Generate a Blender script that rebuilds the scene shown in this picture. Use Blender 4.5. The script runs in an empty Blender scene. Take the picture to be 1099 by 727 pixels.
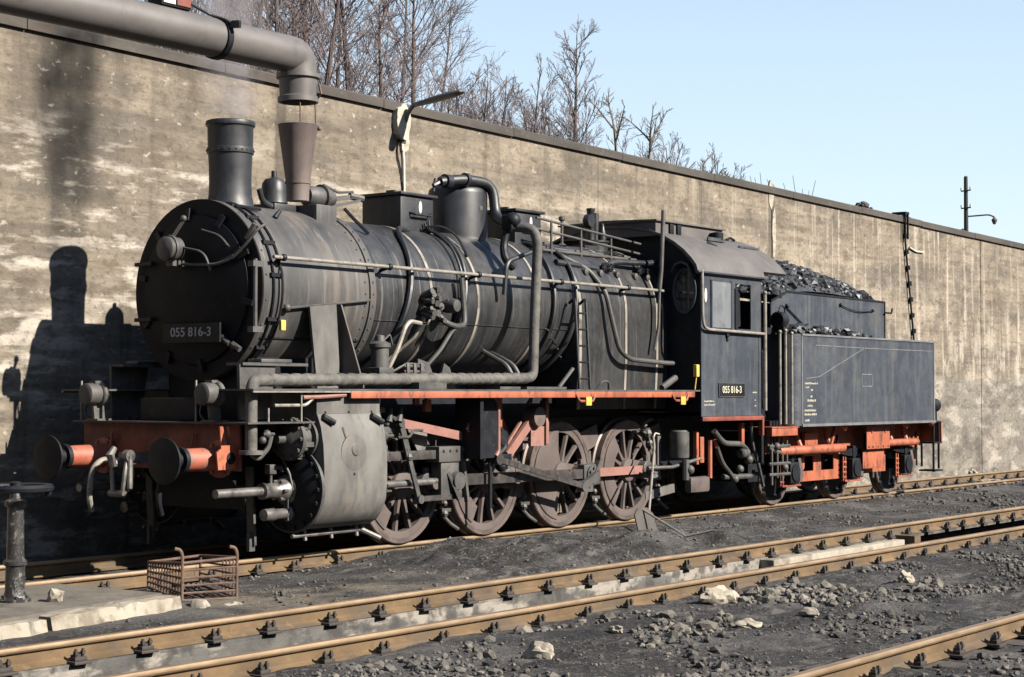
import bpy, bmesh, math, random
from mathutils import Vector, Matrix, noise as mnoise
S = bpy.context.scene
COL = S.collection
R = math.radians
PI = math.pi
random.seed(7)

# ------------------------------------------------------------------ camera, light, exposure
cam = bpy.data.cameras.new('camera')
cam.lens = 61.93; cam.sensor_width = 36; cam.clip_start = 0.1; cam.clip_end = 2000
camo = bpy.data.objects.new('camera', cam); COL.objects.link(camo)
camo.location = (-15.2998, -13.8128, 1.7057)
camo.rotation_euler = (R(90 + 1.7866), 0, R(36.7525 - 90))
S.camera = camo
SUN_TRAVEL = Vector((-.47, 2.1, -1.44)).normalized()
W = bpy.data.worlds.new('World'); S.world = W; W.use_nodes = True
nt = W.node_tree
sky = nt.nodes.new('ShaderNodeTexSky'); sky.sky_type = 'NISHITA'; sky.sun_disc = False
sky.sun_elevation = R(33.8); sky.sun_rotation = math.atan2(-SUN_TRAVEL.x, -SUN_TRAVEL.y)
sky.air_density = 1.0; sky.dust_density = 0.0; sky.ozone_density = 1.0; sky.altitude = 200
bg = nt.nodes['Background']; bg.inputs[1].default_value = 0.062
# thin high haze whitening the sky towards the horizon
wtc = nt.nodes.new('ShaderNodeTexCoord'); wsp = nt.nodes.new('ShaderNodeSeparateXYZ'); nt.links.new(wtc.outputs['Generated'], wsp.inputs[0])
wmr = nt.nodes.new('ShaderNodeMapRange'); wmr.inputs['From Min'].default_value = .02; wmr.inputs['From Max'].default_value = .62; wmr.inputs['To Min'].default_value = .80; wmr.inputs['To Max'].default_value = .0
nt.links.new(wsp.outputs['Z'], wmr.inputs['Value'])
wmp = nt.nodes.new('ShaderNodeMapping'); wmp.inputs['Scale'].default_value = (2.2, 2.2, 9); nt.links.new(wtc.outputs['Generated'], wmp.inputs['Vector'])
wno = nt.nodes.new('ShaderNodeTexNoise'); wno.inputs['Scale'].default_value = 1.4; wno.inputs['Detail'].default_value = 5; nt.links.new(wmp.outputs[0], wno.inputs['Vector'])
wm2 = nt.nodes.new('ShaderNodeMapRange'); wm2.inputs['From Min'].default_value = .3; wm2.inputs['From Max'].default_value = .7; wm2.inputs['To Min'].default_value = .88; wm2.inputs['To Max'].default_value = 1.06
nt.links.new(wno.outputs['Fac'], wm2.inputs['Value'])
wml = nt.nodes.new('ShaderNodeMath'); wml.operation = 'MULTIPLY'; nt.links.new(wmr.outputs[0], wml.inputs[0]); nt.links.new(wm2.outputs[0], wml.inputs[1])
wmx = nt.nodes.new('ShaderNodeMix'); wmx.data_type = 'RGBA'; wmx.inputs[7].default_value = (4.1, 4.85, 5.5, 1)
nt.links.new(wml.outputs[0], wmx.inputs['Factor']); nt.links.new(sky.outputs[0], wmx.inputs[6]); nt.links.new(wmx.outputs[2], bg.inputs[0])
sun = bpy.data.lights.new('sun', 'SUN'); sun.energy = 5.0; sun.angle = R(.5); sun.color = (1, .93, .82)
suno = bpy.data.objects.new('sun', sun); COL.objects.link(suno)
suno.rotation_euler = SUN_TRAVEL.to_track_quat('-Z', 'Y').to_euler()
S.view_settings.view_transform = 'Standard'; S.view_settings.look = 'None'
S.view_settings.exposure = 1.62; S.view_settings.gamma = 1
S.view_settings.use_curve_mapping = False

# ------------------------------------------------------------------ materials
ALB = .46        # scales every surface colour down to balance the raised exposure
def mat(name, base, layers=(), rough=.6, metal=0, spec=.4, bump=(), rough_var=0):
    """base: list of (pos, rgb) ramped over a noise given by first layer-like tuple; layers: (scale xyz, lo, hi, rgb, amount[, detail])
    bump: (scale xyz, strength, distance)"""
    m = bpy.data.materials.new(name); m.use_nodes = True
    t = m.node_tree; N = t.nodes; L = t.links
    bs = N['Principled BSDF']
    tc = N.new('ShaderNodeTexCoord')
    def noise(scale, detail=6, rough_=.6, dist=0):
        mp = N.new('ShaderNodeMapping'); mp.inputs['Scale'].default_value = scale
        L.new(tc.outputs['Object'], mp.inputs['Vector'])
        n = N.new('ShaderNodeTexNoise'); n.inputs['Scale'].default_value = 1; n.inputs['Detail'].default_value = detail
        n.inputs['Roughness'].default_value = rough_; n.inputs['Distortion'].default_value = dist
        L.new(mp.outputs[0], n.inputs['Vector'])
        return n.outputs['Fac']
    (sc, c0, c1) = base; c0 = [c * ALB for c in c0]; c1 = [c * ALB for c in c1]
    rp = N.new('ShaderNodeValToRGB'); e = rp.color_ramp.elements
    e[0].position = .36; e[1].position = .64
    e[0].color = (*c0, 1); e[1].color = (*c1, 1)
    L.new(noise(sc), rp.inputs[0])
    cur = rp.outputs[0]
    for ly in layers:
        sc, lo, hi, rgb, amt = ly[:5]
        mr = N.new('ShaderNodeMapRange'); mr.inputs['From Min'].default_value = lo; mr.inputs['From Max'].default_value = hi
        mr.inputs['To Max'].default_value = amt
        L.new(noise(sc, *(ly[5:6] or (7,))), mr.inputs['Value'])
        fac = mr.outputs[0]
        for ax, a, b in (ly[6:] if len(ly) > 6 else ()):      # limit to ranges along axes: (axis, start, full)
            sp = N.new('ShaderNodeSeparateXYZ'); L.new(tc.outputs['Object'], sp.inputs[0])
            m2 = N.new('ShaderNodeMapRange'); m2.inputs['From Min'].default_value = a; m2.inputs['From Max'].default_value = b
            L.new(sp.outputs['XYZ'.index(ax)], m2.inputs['Value'])
            mm = N.new('ShaderNodeMath'); mm.operation = 'MULTIPLY'
            L.new(fac, mm.inputs[0]); L.new(m2.outputs[0], mm.inputs[1]); fac = mm.outputs[0]
        mx = N.new('ShaderNodeMix'); mx.data_type = 'RGBA'
        L.new(fac, mx.inputs['Factor']); L.new(cur, mx.inputs[6]); mx.inputs[7].default_value = (*[c * ALB for c in rgb], 1)
        cur = mx.outputs[2]
    L.new(cur, bs.inputs['Base Color'])
    bs.inputs['Metallic'].default_value = metal
    bs.inputs['Specular IOR Level'].default_value = spec
    if rough_var:
        mr = N.new('ShaderNodeMapRange'); L.new(noise((5, 5, 5)), mr.inputs['Value'])
        mr.inputs['From Min'].default_value = .3; mr.inputs['From Max'].default_value = .7
        mr.inputs['To Min'].default_value = rough - rough_var; mr.inputs['To Max'].default_value = rough + rough_var
        L.new(mr.outputs[0], bs.inputs['Roughness'])
    else:
        bs.inputs['Roughness'].default_value = rough
    prev = None
    for sc, st, d in bump:
        b = N.new('ShaderNodeBump'); b.inputs['Strength'].default_value = st; b.inputs['Distance'].default_value = d
        L.new(noise(sc, 8, .65), b.inputs['Height'])
        if prev: L.new(prev, b.inputs['Normal'])
        prev = b.outputs[0]
    if prev: L.new(prev, bs.inputs['Normal'])
    return m

M = {}
M['black'] = mat('soot black paint', ((3, 3, 1.2), (.013, .015, .020), (.029, .032, .039)),
                 [((14, 14, 2.5), .55, .75, (.10, .095, .088), .45), ((6, 6, 6), .6, .8, (.09, .06, .045), .3)], .5, 0, .45,
                 [((30, 30, 30), .12, .004)], .12)
M['boiler'] = mat('grimy boiler cladding', ((2.2, 1.2, .5), (.027, .029, .034), (.066, .066, .068)),
                  [((5, .8, .35), .53, .70, (.16, .145, .132), .5), ((20, 2, .3), .61, .68, (.36, .34, .31), .5), ((10, 5, 2), .60, .72, (.14, .08, .05), .4),
                   ((3, 3, 3), .58, .78, (.022, .024, .03), .7), ((22, 22, 6), .6, .75, (.22, .2, .18), .35)], .40, .15, .5,
                  [((2.0, 2.0, 2.0), .18, .03), ((26, 26, 26), .1, .003)], .12)
M['smokebox'] = mat('dusty smokebox plate', ((2, 1.5, .5), (.058, .058, .060), (.125, .118, .113)),
                    [((4, 1, .25), .52, .67, (.30, .245, .20), .5), ((4, 2, 1), .58, .75, (.035, .036, .04), .7),
                     ((9, 6, 2.5), .60, .70, (.20, .10, .055), .5), ((16, 5, .35), .60, .68, (.36, .33, .29), .4)], .55, .05, .4,
                    [((3, 3, 3), .15, .02), ((30, 30, 30), .15, .003)], .1)
M['cabpaint'] = mat('faded blue black paint', ((1.2, 1.2, .8), (.046, .056, .075), (.072, .084, .106)),
                    [((9, 9, .7), .50, .70, (.15, .155, .16), .55), ((2, 2, 2), .52, .68, (.13, .125, .118), .5), ((26, 26, 1.2), .60, .70, (.025, .027, .032), .6),
                     ((20, 20, 8), .62, .75, (.03, .033, .04), .5)], .48, 0, .45, [((1.1, 1.1, 1.1), .5, .05), ((25, 25, 25), .15, .004)], .12)
M['seam'] = mat('rubbed bare edge', ((4, 4, 4), (.15, .16, .175), (.24, .245, .25)), [], .5)
M['roof'] = mat('dusty cab roof', ((2, 2, 2), (.115, .103, .10), (.165, .15, .145)), [((8, 8, 8), .58, .75, (.21, .195, .18), .4), ((3, 3, 3), .54, .7, (.07, .066, .065), .5)], .7)
M['dark'] = mat('oily black iron', ((5, 5, 5), (.007, .009, .014), (.018, .020, .026)), [((12, 12, 12), .58, .72, (.06, .06, .06), .5)], .55, 0, .2)
M['grey'] = mat('dust covered iron', ((4, 4, 4), (.068, .067, .066), (.135, .129, .121)), [((10, 10, 10), .55, .7, (.03, .03, .032), .7),
                 ((9, 9, 9), .62, .75, (.2, .11, .06), .35)], .6, .1, .4, [((25, 25, 25), .2, .004)])
M['casing'] = mat('dust grey cylinder casing', ((2.5, 2.5, 1.5), (.135, .129, .122), (.225, .213, .198)),
                  [((5, 5, 2), .50, .68, (.085, .083, .08), .7), ((9, 9, 1), .58, .7, (.07, .066, .06), .5), ((3, 3, 3), .6, .75, (.27, .2, .13), .4), ((24, 24, 24), .6, .7, (.07, .07, .07), .4)],
                  .62, .05, .4, [((6, 6, 6), .12, .01)])
M['steel'] = mat('worn bare steel', ((8, 8, 8), (.22, .21, .2), (.36, .34, .32)), [((7, 7, 7), .52, .68, (.04, .04, .042), .75)], .42, .6)
M['oilrod'] = mat('oily steel rod', ((6, 6, 6), (.06, .056, .055), (.13, .115, .11)), [((9, 9, 9), .5, .65, (.02, .02, .022), .7),
                  ((5, 5, 5), .58, .72, (.30, .2, .17), .5)], .45, .3)
M['red'] = mat('frame red paint', ((3, 3, 3), (.43, .115, .058), (.58, .17, .085)), [((6, 6, 3), .50, .68, (.18, .06, .04), .75),
               ((12, 12, 5), .56, .68, (.045, .03, .028), .8)], .55, 0, .4, [((20, 20, 20), .1, .004)])
M['redold'] = mat('dirty red paint', ((3, 3, 3), (.17, .042, .028), (.36, .085, .05)), [((6, 6, 3), .5, .72, (.045, .03, .03), .85),
                  ((12, 12, 12), .6, .75, (.3, .2, .17), .4)], .6)
M['pink'] = mat('sun bleached red paint', ((4, 4, 4), (.33, .155, .125), (.43, .21, .17)), [((8, 8, 8), .55, .72, (.12, .07, .06), .7)], .6)
M['wheel'] = mat('dusty wheel paint', ((3, 3, 3), (.10, .078, .073), (.18, .142, .13)), [((6, 6, 6), .52, .7, (.10, .065, .06), .7),
                 ((10, 10, 10), .62, .76, (.28, .08, .05), .5)], .65, 0, .35, [((15, 15, 15), .1, .006)])
M['tyre'] = mat('steel tyre', ((4, 4, 4), (.13, .10, .09), (.25, .195, .175)), [((9, 9, 9), .55, .7, (.07, .05, .045), .7)], .5, .35)
M['rail_pipe'] = mat('lagged pipe', ((6, 6, 6), (.105, .10, .092), (.20, .188, .17)), [((10, 10, 10), .54, .7, (.06, .06, .06), .7)], .7, 0, .3,
                    [((22, 22, 22), .5, .012)])
M['paleiron'] = mat('pale worn handrail', ((6, 6, 6), (.30, .28, .24), (.42, .38, .33)), [((9, 9, 9), .52, .68, (.10, .095, .09), .7)], .5, .2)
M['band'] = mat('bright boiler band', ((4, 4, 4), (.42, .38, .32), (.56, .50, .42)), [((5, 5, 5), .5, .66, (.11, .10, .095), .8)], .42, .3)
M['glass'] = mat('grimy glass', ((3, 3, 3), (.17, .185, .21), (.28, .295, .32)), [((5, 5, 1.5), .50, .70, (.45, .44, .42), .5), ((3, 3, 3), .55, .7, (.08, .085, .09), .6)], .15, 0, .6)
M['darkglass'] = mat('dark glass', ((3, 3, 3), (.02, .022, .025), (.05, .05, .055)), [], .08, 0, .8)
M['white'] = mat('off white paint', ((5, 5, 5), (.66, .64, .58), (.78, .76, .70)), [((9, 9, 9), .58, .72, (.35, .33, .3), .6)], .6)
M['cream'] = mat('cream lettering', ((5, 5, 5), (.70, .64, .48), (.78, .72, .56)), [], .6)
M['greyletter'] = mat('grey lettering', ((5, 5, 5), (.42, .45, .5), (.5, .54, .6)), [], .6)
M['yellow'] = mat('yellow paint', ((5, 5, 5), (.78, .52, .06), (.85, .62, .14)), [((14, 14, 14), .6, .72, (.3, .2, .08), .5)], .5)
M['coal'] = mat('coal', ((5, 5, 5), (.018, .02, .025), (.06, .063, .07)), [((9, 9, 9), .6, .72, (.16, .165, .17), .4)], .5, 0, .45)
M['concrete'] = mat('stained concrete with painted smoke shadow', ((.35, 1, .9), (.285, .238, .185), (.47, .395, .308)),
    [((.22, 1, 3.2), .47, .62, (.145, .128, .108), .6, 8), ((.3, 1, 8), .52, .64, (.145, .122, .095), .45, 9), ((.5, 1, .8), .36, .60, (.155, .132, .105), .55, 10, ('X', 5, -1)), ((.7, 1, .9), .50, .60, (.14, .127, .112), .65, 11), ((1.5, 1, .5), .36, .60, (.055, .052, .05), .8, 6, ('X', -3.15, -2.75), ('X', -1.95, -2.35), ('Z', 3.0, 3.7)),  # last layer: the smoke's shadow on the wall painted in as a dark patch
     ((1.2, 1, 2.4), .52, .66, (.13, .112, .09), .55, 9), ((2.4, 1, .22), .54, .70, (.125, .108, .088), .6, 8),
     ((4.2, 1, .25), .54, .66, (.66, .58, .48), .8, 9, ('X', 9, 16), ('Z', 1.9, 2.1)), ((2.2, 1, .9), .53, .62, (.56, .50, .42), .55, 12, ('X', 11, 16), ('Z', 4.6, 3.2)), ((.25, 1, .25), .30, .40, (.30, .275, .24), .75, 4, ('X', 9, 12), ('Z', 2.08, 1.98)), ((1.1, 1, 3), .50, .60, (.15, .135, .12), .65, 11, ('X', 11, 16), ('Z', 2.2, 1.7)), ((.9, 1, 2.4), .53, .60, (.56, .51, .44), .6, 12, ('X', 11, 16), ('Z', 2.6, 2.0)), ((2, 1, 1.2), .54, .63, (.60, .54, .46), .7, 12, ('X', 12, 16), ('Z', 3.4, 2.6), ('Z', 1.9, 2.1)), ((.9, 1, 4.2), .515, .60, (.66, .59, .51), .85, 12, ('Z', 5.0, 4.2), ('X', 15, 9)),
     ((.6, 1, 1.6), .53, .60, (.54, .48, .41), .55, 12, ('Z', 3.8, 2.0), ('X', 15, 9)), ((.55, 1, 1.1), .52, .64, (.10, .09, .08), .7, 9, ('Z', 3.2, 1.0)),
     ((6, 1, 10), .60, .68, (.66, .6, .52), .6, 9), ((2.6, 1, .8), .50, .66, (.105, .088, .068), .7, 8, ('Z', 4.7, 5.7)),
     ((11, 9, 15), .53, .66, (.095, .08, .062), .55), ((2.5, 1, 6), .54, .64, (.13, .105, .078), .6, 10), ((1.6, 1, .06), .60, .68, (.07, .06, .05), .6, 6)],
    .92, 0, .15, [((.4, 1, 11), .2, .02), ((9, 9, 9), .6, .03), ((2, 2, 2), .5, .07)])
M['coping'] = mat('weathered coping', ((.6, 2, 2), (.075, .068, .062), (.125, .112, .10)), [((1.2, 3, 3), .56, .7, (.20, .10, .06), .5, 7, ('X', 4, -3)), ((6, 6, 6), .58, .74, (.2, .18, .155), .5)], .9, 0, .2, [((8, 8, 8), .5, .03)])
M['plaster'] = mat('old white plaster', ((7, 7, 7), (.50, .45, .36), (.68, .62, .52)), [((10, 10, 10), .54, .66, (.3, .25, .19), .6)], .8, 0, .2, [((14, 14, 14), .5, .02)])
M['slab'] = mat('pale kerb concrete', ((2, 2, 2), (.40, .35, .28), (.56, .50, .41)), [((3, 3, 3), .50, .64, (.22, .185, .14), .8), ((4, 4, 1.5), .57, .66, (.10, .088, .078), .7), ((12, 12, 12), .56, .68, (.2, .17, .135), .5)], .9, 0, .2, [((6, 6, 6), .6, .03), ((30, 30, 30), .4, .008)])
M['pit'] = mat('ash pit concrete', ((1.6, 2, 3), (.10, .098, .095), (.20, .19, .175)), [((1.3, 2, 4), .49, .56, (.50, .445, .38), .7, 10, ('X', 4.0, 1.5)), ((6, 6, 6), .49, .60, (.075, .07, .066), .8, 8)], .9, 0, .2, [((7, 7, 7), .6, .03)])
M['rust'] = mat('rusty rail side', ((2, 3, 3), (.15, .096, .048), (.255, .165, .085)), [((.9, 3, 3), .48, .60, (.125, .10, .078), .6), ((3, 6, 6), .52, .66, (.10, .075, .055), .75), ((10, 10, 10), .6, .74, (.36, .25, .15), .5)], .75, .1, .3, [((20, 20, 20), .3, .005)])
M['railhead'] = mat('dull rail head', ((3, 12, 3), (.30, .205, .12), (.44, .31, .195)), [((5, 9, 9), .56, .7, (.3, .19, .12), .6)], .5, .35)
M['clip'] = mat('grimy fastening iron', ((6, 6, 6), (.04, .035, .032), (.085, .066, .052)), [((9, 9, 9), .58, .72, (.2, .14, .1), .4)], .7)
M['pole'] = mat('creosoted pole', ((12, 12, 2), (.03, .024, .02), (.06, .048, .04)), [], .85)
M['stonelight'] = mat('pale limestone', ((6, 6, 6), (.42, .37, .29), (.60, .54, .44)), [((8, 8, 8), .52, .66, (.22, .19, .15), .7), ((20, 20, 20), .56, .68, (.12, .11, .1), .5)], .85, 0, .2, [((12, 12, 12), .5, .02)])
M['sleeper'] = mat('old sleeper wood', ((3, 16, 16), (.075, .06, .05), (.14, .118, .1)), [((9, 9, 9), .56, .7, (.04, .035, .033), .6)], .85)
M['rustgrate'] = mat('rusted grate iron', ((8, 8, 8), (.12, .07, .05), (.22, .135, .10)), [((14, 14, 14), .55, .7, (.08, .045, .035), .6)], .8)
M['armpaint'] = mat('grey crane paint', ((2, 4, 4), (.15, .138, .134), (.205, .188, .182)), [((6, 9, 3), .56, .74, (.11, .09, .085), .6), ((3, 3, 3), .6, .76, (.28, .2, .17), .35)], .5, .1, .4, [((3, 3, 3), .08, .01)])
M['buffer'] = mat('grimy red buffer stock', ((4, 4, 4), (.44, .105, .06), (.56, .16, .095)), [((7, 7, 7), .50, .66, (.20, .15, .14), .8), ((14, 14, 14), .58, .7, (.05, .04, .04), .6)], .55)
M['funnel'] = mat('rusty pink funnel', ((3, 3, 2), (.165, .128, .118), (.26, .20, .182)), [((9, 9, 2), .54, .72, (.13, .09, .085), .6), ((5, 5, 9), .62, .74, (.42, .22, .15), .5)], .65, .1)
M['bark'] = mat('grey bark', ((10, 10, 3), (.09, .072, .068), (.17, .135, .122)), [], .9)
M['barkred'] = mat('reddish bark', ((10, 10, 3), (.12, .07, .05), (.19, .11, .08)), [], .9)
M['twig'] = mat('winter twigs', ((3, 3, 3), (.16, .125, .125), (.27, .215, .21)), [], .9)
M['twigpale'] = mat('pale dry twigs', ((3, 3, 3), (.17, .14, .11), (.25, .205, .165)), [], .9)
M['hill'] = mat('leaf litter bank', ((.5, .5, .5), (.06, .045, .03), (.12, .085, .055)), [], .95)
M['standpipe'] = mat('tarred pipe', ((9, 9, 9), (.035, .033, .032), (.075, .07, .066)), [((30, 30, 18), .56, .64, (.4, .38, .35), .6)], .35, .2, .5, [((30, 30, 18), .6, .012)])

# ------------------------------------------------------------------ mesh helpers
NOSPLIT = {'crown', 'trunk', 'stalks', 'lettering', 'panel_edge', 'rivet_row', 'mesh_bars', 'coping', 'feed_valve', 'pit', 'motion_bracket', 'roof', 'plate_edge', 'cover_pipe', 'sand_valve'}
class MB:
    def __init__(s): s.v = []; s.f = []; s.pc = []
    def add(s, vs, fs):
        o = len(s.v); fo = len(s.f); s.v += [tuple(v) for v in vs]; s.f += [tuple(i + o for i in f) for f in fs]
        s.pc.append((o, len(s.v), fo, len(s.f))); return s
    def box(s, x0, x1, y0, y1, z0, z1, bev=0):
        if bev <= 0:
            vs = [(x, y, z) for x in (x0, x1) for y in (y0, y1) for z in (z0, z1)]
            return s.add(vs, [(0, 1, 3, 2), (4, 6, 7, 5), (0, 4, 5, 1), (2, 3, 7, 6), (0, 2, 6, 4), (1, 5, 7, 3)])
        bm = bmesh.new(); bmesh.ops.create_cube(bm, size=1)
        for v in bm.verts:
            v.co = Vector(((x0 + x1) / 2 + v.co.x * (x1 - x0), (y0 + y1) / 2 + v.co.y * (y1 - y0), (z0 + z1) / 2 + v.co.z * (z1 - z0)))
        bmesh.ops.bevel(bm, geom=bm.edges[:], offset=bev, segments=2, affect='EDGES', profile=.6)
        bm.verts.index_update()
        s.add([v.co for v in bm.verts], [[v.index for v in f.verts] for f in bm.faces]); bm.free(); return s
    def bar(s, p0, p1, w, h, up=(0, 0, 1)):
        """rectangular bar from p0 to p1, width w across, height h along up"""
        p0, p1 = Vector(p0), Vector(p1); d = (p1 - p0).normalized(); u = Vector(up); a = d.cross(u)
        if a.length < 1e-4: a = d.cross(Vector((1, 0, 0)))
        a.normalize(); u = a.cross(d).normalized()
        vs = [p + a * (sx * w / 2) + u * (sz * h / 2) for p in (p0, p1) for sx in (-1, 1) for sz in (-1, 1)]
        return s.add(vs, [(0, 1, 3, 2), (4, 6, 7, 5), (0, 4, 5, 1), (2, 3, 7, 6), (0, 2, 6, 4), (1, 5, 7, 3)])
    def tube(s, pts, r, n=8, fil=0, cap=True):
        pts = [Vector(p) for p in pts]
        if fil > 0 and len(pts) > 2:
            out = [pts[0]]
            for i in range(1, len(pts) - 1):
                a, b, c = pts[i - 1], pts[i], pts[i + 1]
                l = min(fil, (a - b).length * .48, (c - b).length * .48)
                p, q = b + (a - b).normalized() * l, b + (c - b).normalized() * l
                for k in range(7):
                    t = k / 6; out.append(p * (1 - t) ** 2 + b * 2 * t * (1 - t) + q * t * t)
            out.append(pts[-1]); pts = out
        rs = r if isinstance(r, (list, tuple)) else [r] * len(pts)
        vs, fs = [], []
        d0 = (pts[1] - pts[0]).normalized()
        a = d0.orthogonal().normalized()
        for i, p in enumerate(pts):
            d = (pts[min(i + 1, len(pts) - 1)] - pts[max(i - 1, 0)]).normalized()
            a = (a - d * a.dot(d)); a = a.normalized() if a.length > 1e-6 else d.orthogonal().normalized()
            b = d.cross(a)
            for k in range(n):
                t = 2 * PI * k / n; vs.append(p + (a * math.cos(t) + b * math.sin(t)) * rs[i])
        for i in range(len(pts) - 1):
            for k in range(n):
                k2 = (k + 1) % n; fs.append((i * n + k, i * n + k2, (i + 1) * n + k2, (i + 1) * n + k))
        if cap: fs.append(tuple(range(n))[::-1]); fs.append(tuple((len(pts) - 1) * n + k for k in range(n)))
        return s.add(vs, fs)
    def cyl(s, p0, p1, r0, r1=None, n=20):
        return s.tube([p0, p1], [r0, r0 if r1 is None else r1], n)
    def lathe(s, prof, o=(0, 0, 0), ax='z', n=32):
        """prof: list of (radius, height along axis)"""
        vs, fs = [], []; o = Vector(o)
        for r, h in prof:
            for k in range(n):
                t = 2 * PI * k / n; c, q = r * math.cos(t), r * math.sin(t)
                vs.append(o + Vector({'z': (c, q, h), 'x': (h, c, q), 'y': (q, h, c)}[ax]))
        for i in range(len(prof) - 1):
            for k in range(n):
                k2 = (k + 1) % n; fs.append((i * n + k, i * n + k2, (i + 1) * n + k2, (i + 1) * n + k))
        ring = prof[0] == prof[-1]
        if prof[0][0] > 1e-4 and not ring: fs.append(tuple(range(n))[::-1])
        if prof[-1][0] > 1e-4 and not ring: fs.append(tuple((len(prof) - 1) * n + k for k in range(n)))
        return s.add(vs, fs)
    def prism(s, poly, a, b, ax='x'):
        """poly in the two other axes, (y,z) for x, (x,z) for y, (x,y) for z"""
        f = {'x': lambda p, h: (h, p[0], p[1]), 'y': lambda p, h: (p[0], h, p[1]), 'z': lambda p, h: (p[0], p[1], h)}[ax]
        n = len(poly); vs = [f(p, a) for p in poly] + [f(p, b) for p in poly]
        fs = [tuple(range(n))[::-1], tuple(range(n, 2 * n))] + [(i, (i + 1) % n, n + (i + 1) % n, n + i) for i in range(n)]
        return s.add(vs, fs)
    def ball(s, c, r, sq=(1, 1, 1), n=12):
        c = Vector(c); vs, fs = [c + Vector((0, 0, r * sq[2]))], []
        m = n // 2
        for i in range(1, m):
            for k in range(n):
                p, t = PI * i / m, 2 * PI * k / n
                vs.append(c + Vector((r * sq[0] * math.sin(p) * math.cos(t), r * sq[1] * math.sin(p) * math.sin(t), r * sq[2] * math.cos(p))))
        vs.append(c - Vector((0, 0, r * sq[2])))
        for k in range(n):
            fs.append((0, 1 + k, 1 + (k + 1) % n)); e = 1 + (m - 2) * n
            fs.append((e + k, len(vs) - 1, e + (k + 1) % n))
        for i in range(m - 2):
            for k in range(n):
                a = 1 + i * n + k; b = 1 + i * n + (k + 1) % n; fs.append((a, a + n, b + n, b))
        return s.add(vs, fs)
    def bolts_ring(s, o, ax, rad, n, r=.018, h=.025, a0=0):
        o = Vector(o); e = {'x': Vector((1, 0, 0)), 'y': Vector((0, 1, 0)), 'z': Vector((0, 0, 1))}[ax]
        for k in range(n):
            t = a0 + 2 * PI * k / n; c, q = rad * math.cos(t), rad * math.sin(t)
            p = o + Vector({'z': (c, q, 0), 'x': (0, c, q), 'y': (q, 0, c)}[ax])
            s.tube([p, p + e * h], r, 6)
        return s
    def rivets(s, pts, r=.014):
        for p in pts: s.ball(p, r, n=6)
        return s
    def rock(s, c, r, rng, sub=1, sq=(1, 1, .7)):
        bm = bmesh.new(); bmesh.ops.create_icosphere(bm, subdivisions=sub, radius=1)
        sh = Vector((rng.uniform(-50, 50), rng.uniform(-50, 50), rng.uniform(-50, 50)))
        rot = Matrix.Rotation(rng.uniform(0, 6.28), 3, 'Z') @ Matrix.Rotation(rng.uniform(-.5, .5), 3, 'X')
        vs = []
        for v in bm.verts:
            k = 1 + .55 * mnoise.noise(v.co * 1.3 + sh) + (.28 * mnoise.noise(v.co * 3.5 + sh) if sub > 1 else 0)
            q = rot @ Vector((v.co.x * k * sq[0], v.co.y * k * sq[1], v.co.z * k * sq[2]))
            vs.append(Vector(c) + q * r)
        bm.verts.index_update()
        s.add(vs, [[v.index for v in f.verts] for f in bm.faces]); bm.free(); return s
    def mesh(s, name, m, smooth=35):
        me = bpy.data.meshes.new(name); me.from_pydata(s.v, [], s.f); me.update()
        bm = bmesh.new(); bm.from_mesh(me); bmesh.ops.recalc_face_normals(bm, faces=bm.faces[:]); bm.to_mesh(me); bm.free()
        me.materials.append(M[m] if isinstance(m, str) else m)
        if smooth:
            me.shade_smooth(); me.set_sharp_from_angle(angle=R(smooth))
        return me
    def clusters(s, tol=.012):
        """groups of pieces whose boxes touch"""
        bb = []
        for a, b, _, _ in s.pc:
            vs = s.v[a:b]; bb.append([(min(v[k] for v in vs) - tol, max(v[k] for v in vs) + tol) for k in range(3)])
        par = list(range(len(bb)))
        def find(i):
            while par[i] != i: i = par[i]
            return i
        for i in range(len(bb)):
            for j in range(i):
                if all(bb[i][k][0] <= bb[j][k][1] and bb[j][k][0] <= bb[i][k][1] for k in range(3)): par[find(i)] = find(j)
        g = {}
        for i in range(len(bb)): g.setdefault(find(i), []).append(i)
        return list(g.values())
    def build(s, name, m, parent=None, smooth=35, loc=None, label=None):
        if parent and len(s.pc) > 1 and name not in NOSPLIT and len(s.pc) < 200:
            cl = s.clusters()
            if 1 < len(cl) <= 40:
                first = None
                for c in cl:
                    q = MB()
                    for i in c:
                        a, b, fa, fb = s.pc[i]; q.add(s.v[a:b], [tuple(k - a for k in f) for f in s.f[fa:fb]])
                    q.pc = [(0, len(q.v), 0, len(q.f))]
                    o = q.build(name, m, parent, smooth, loc, label); first = first or o
                return first
        o = bpy.data.objects.new(name, s.mesh(name, m, smooth)); COL.objects.link(o)
        if parent: o.parent = parent
        if loc: o.location = loc
        if label: o['label'] = label
        return o
def tag(o, label, cat, group=None, kind=None):
    o['label'] = label; o['category'] = cat
    if group: o['group'] = group
    if kind: o['kind'] = kind
    return o
def structure(o): o['kind'] = 'structure'; return o
def thing(name, label, cat, loc=(0, 0, 0), group=None):
    o = bpy.data.objects.new(name, None); COL.objects.link(o); o.location = loc; o.empty_display_size = .2
    return tag(o, label, cat, group)
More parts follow.
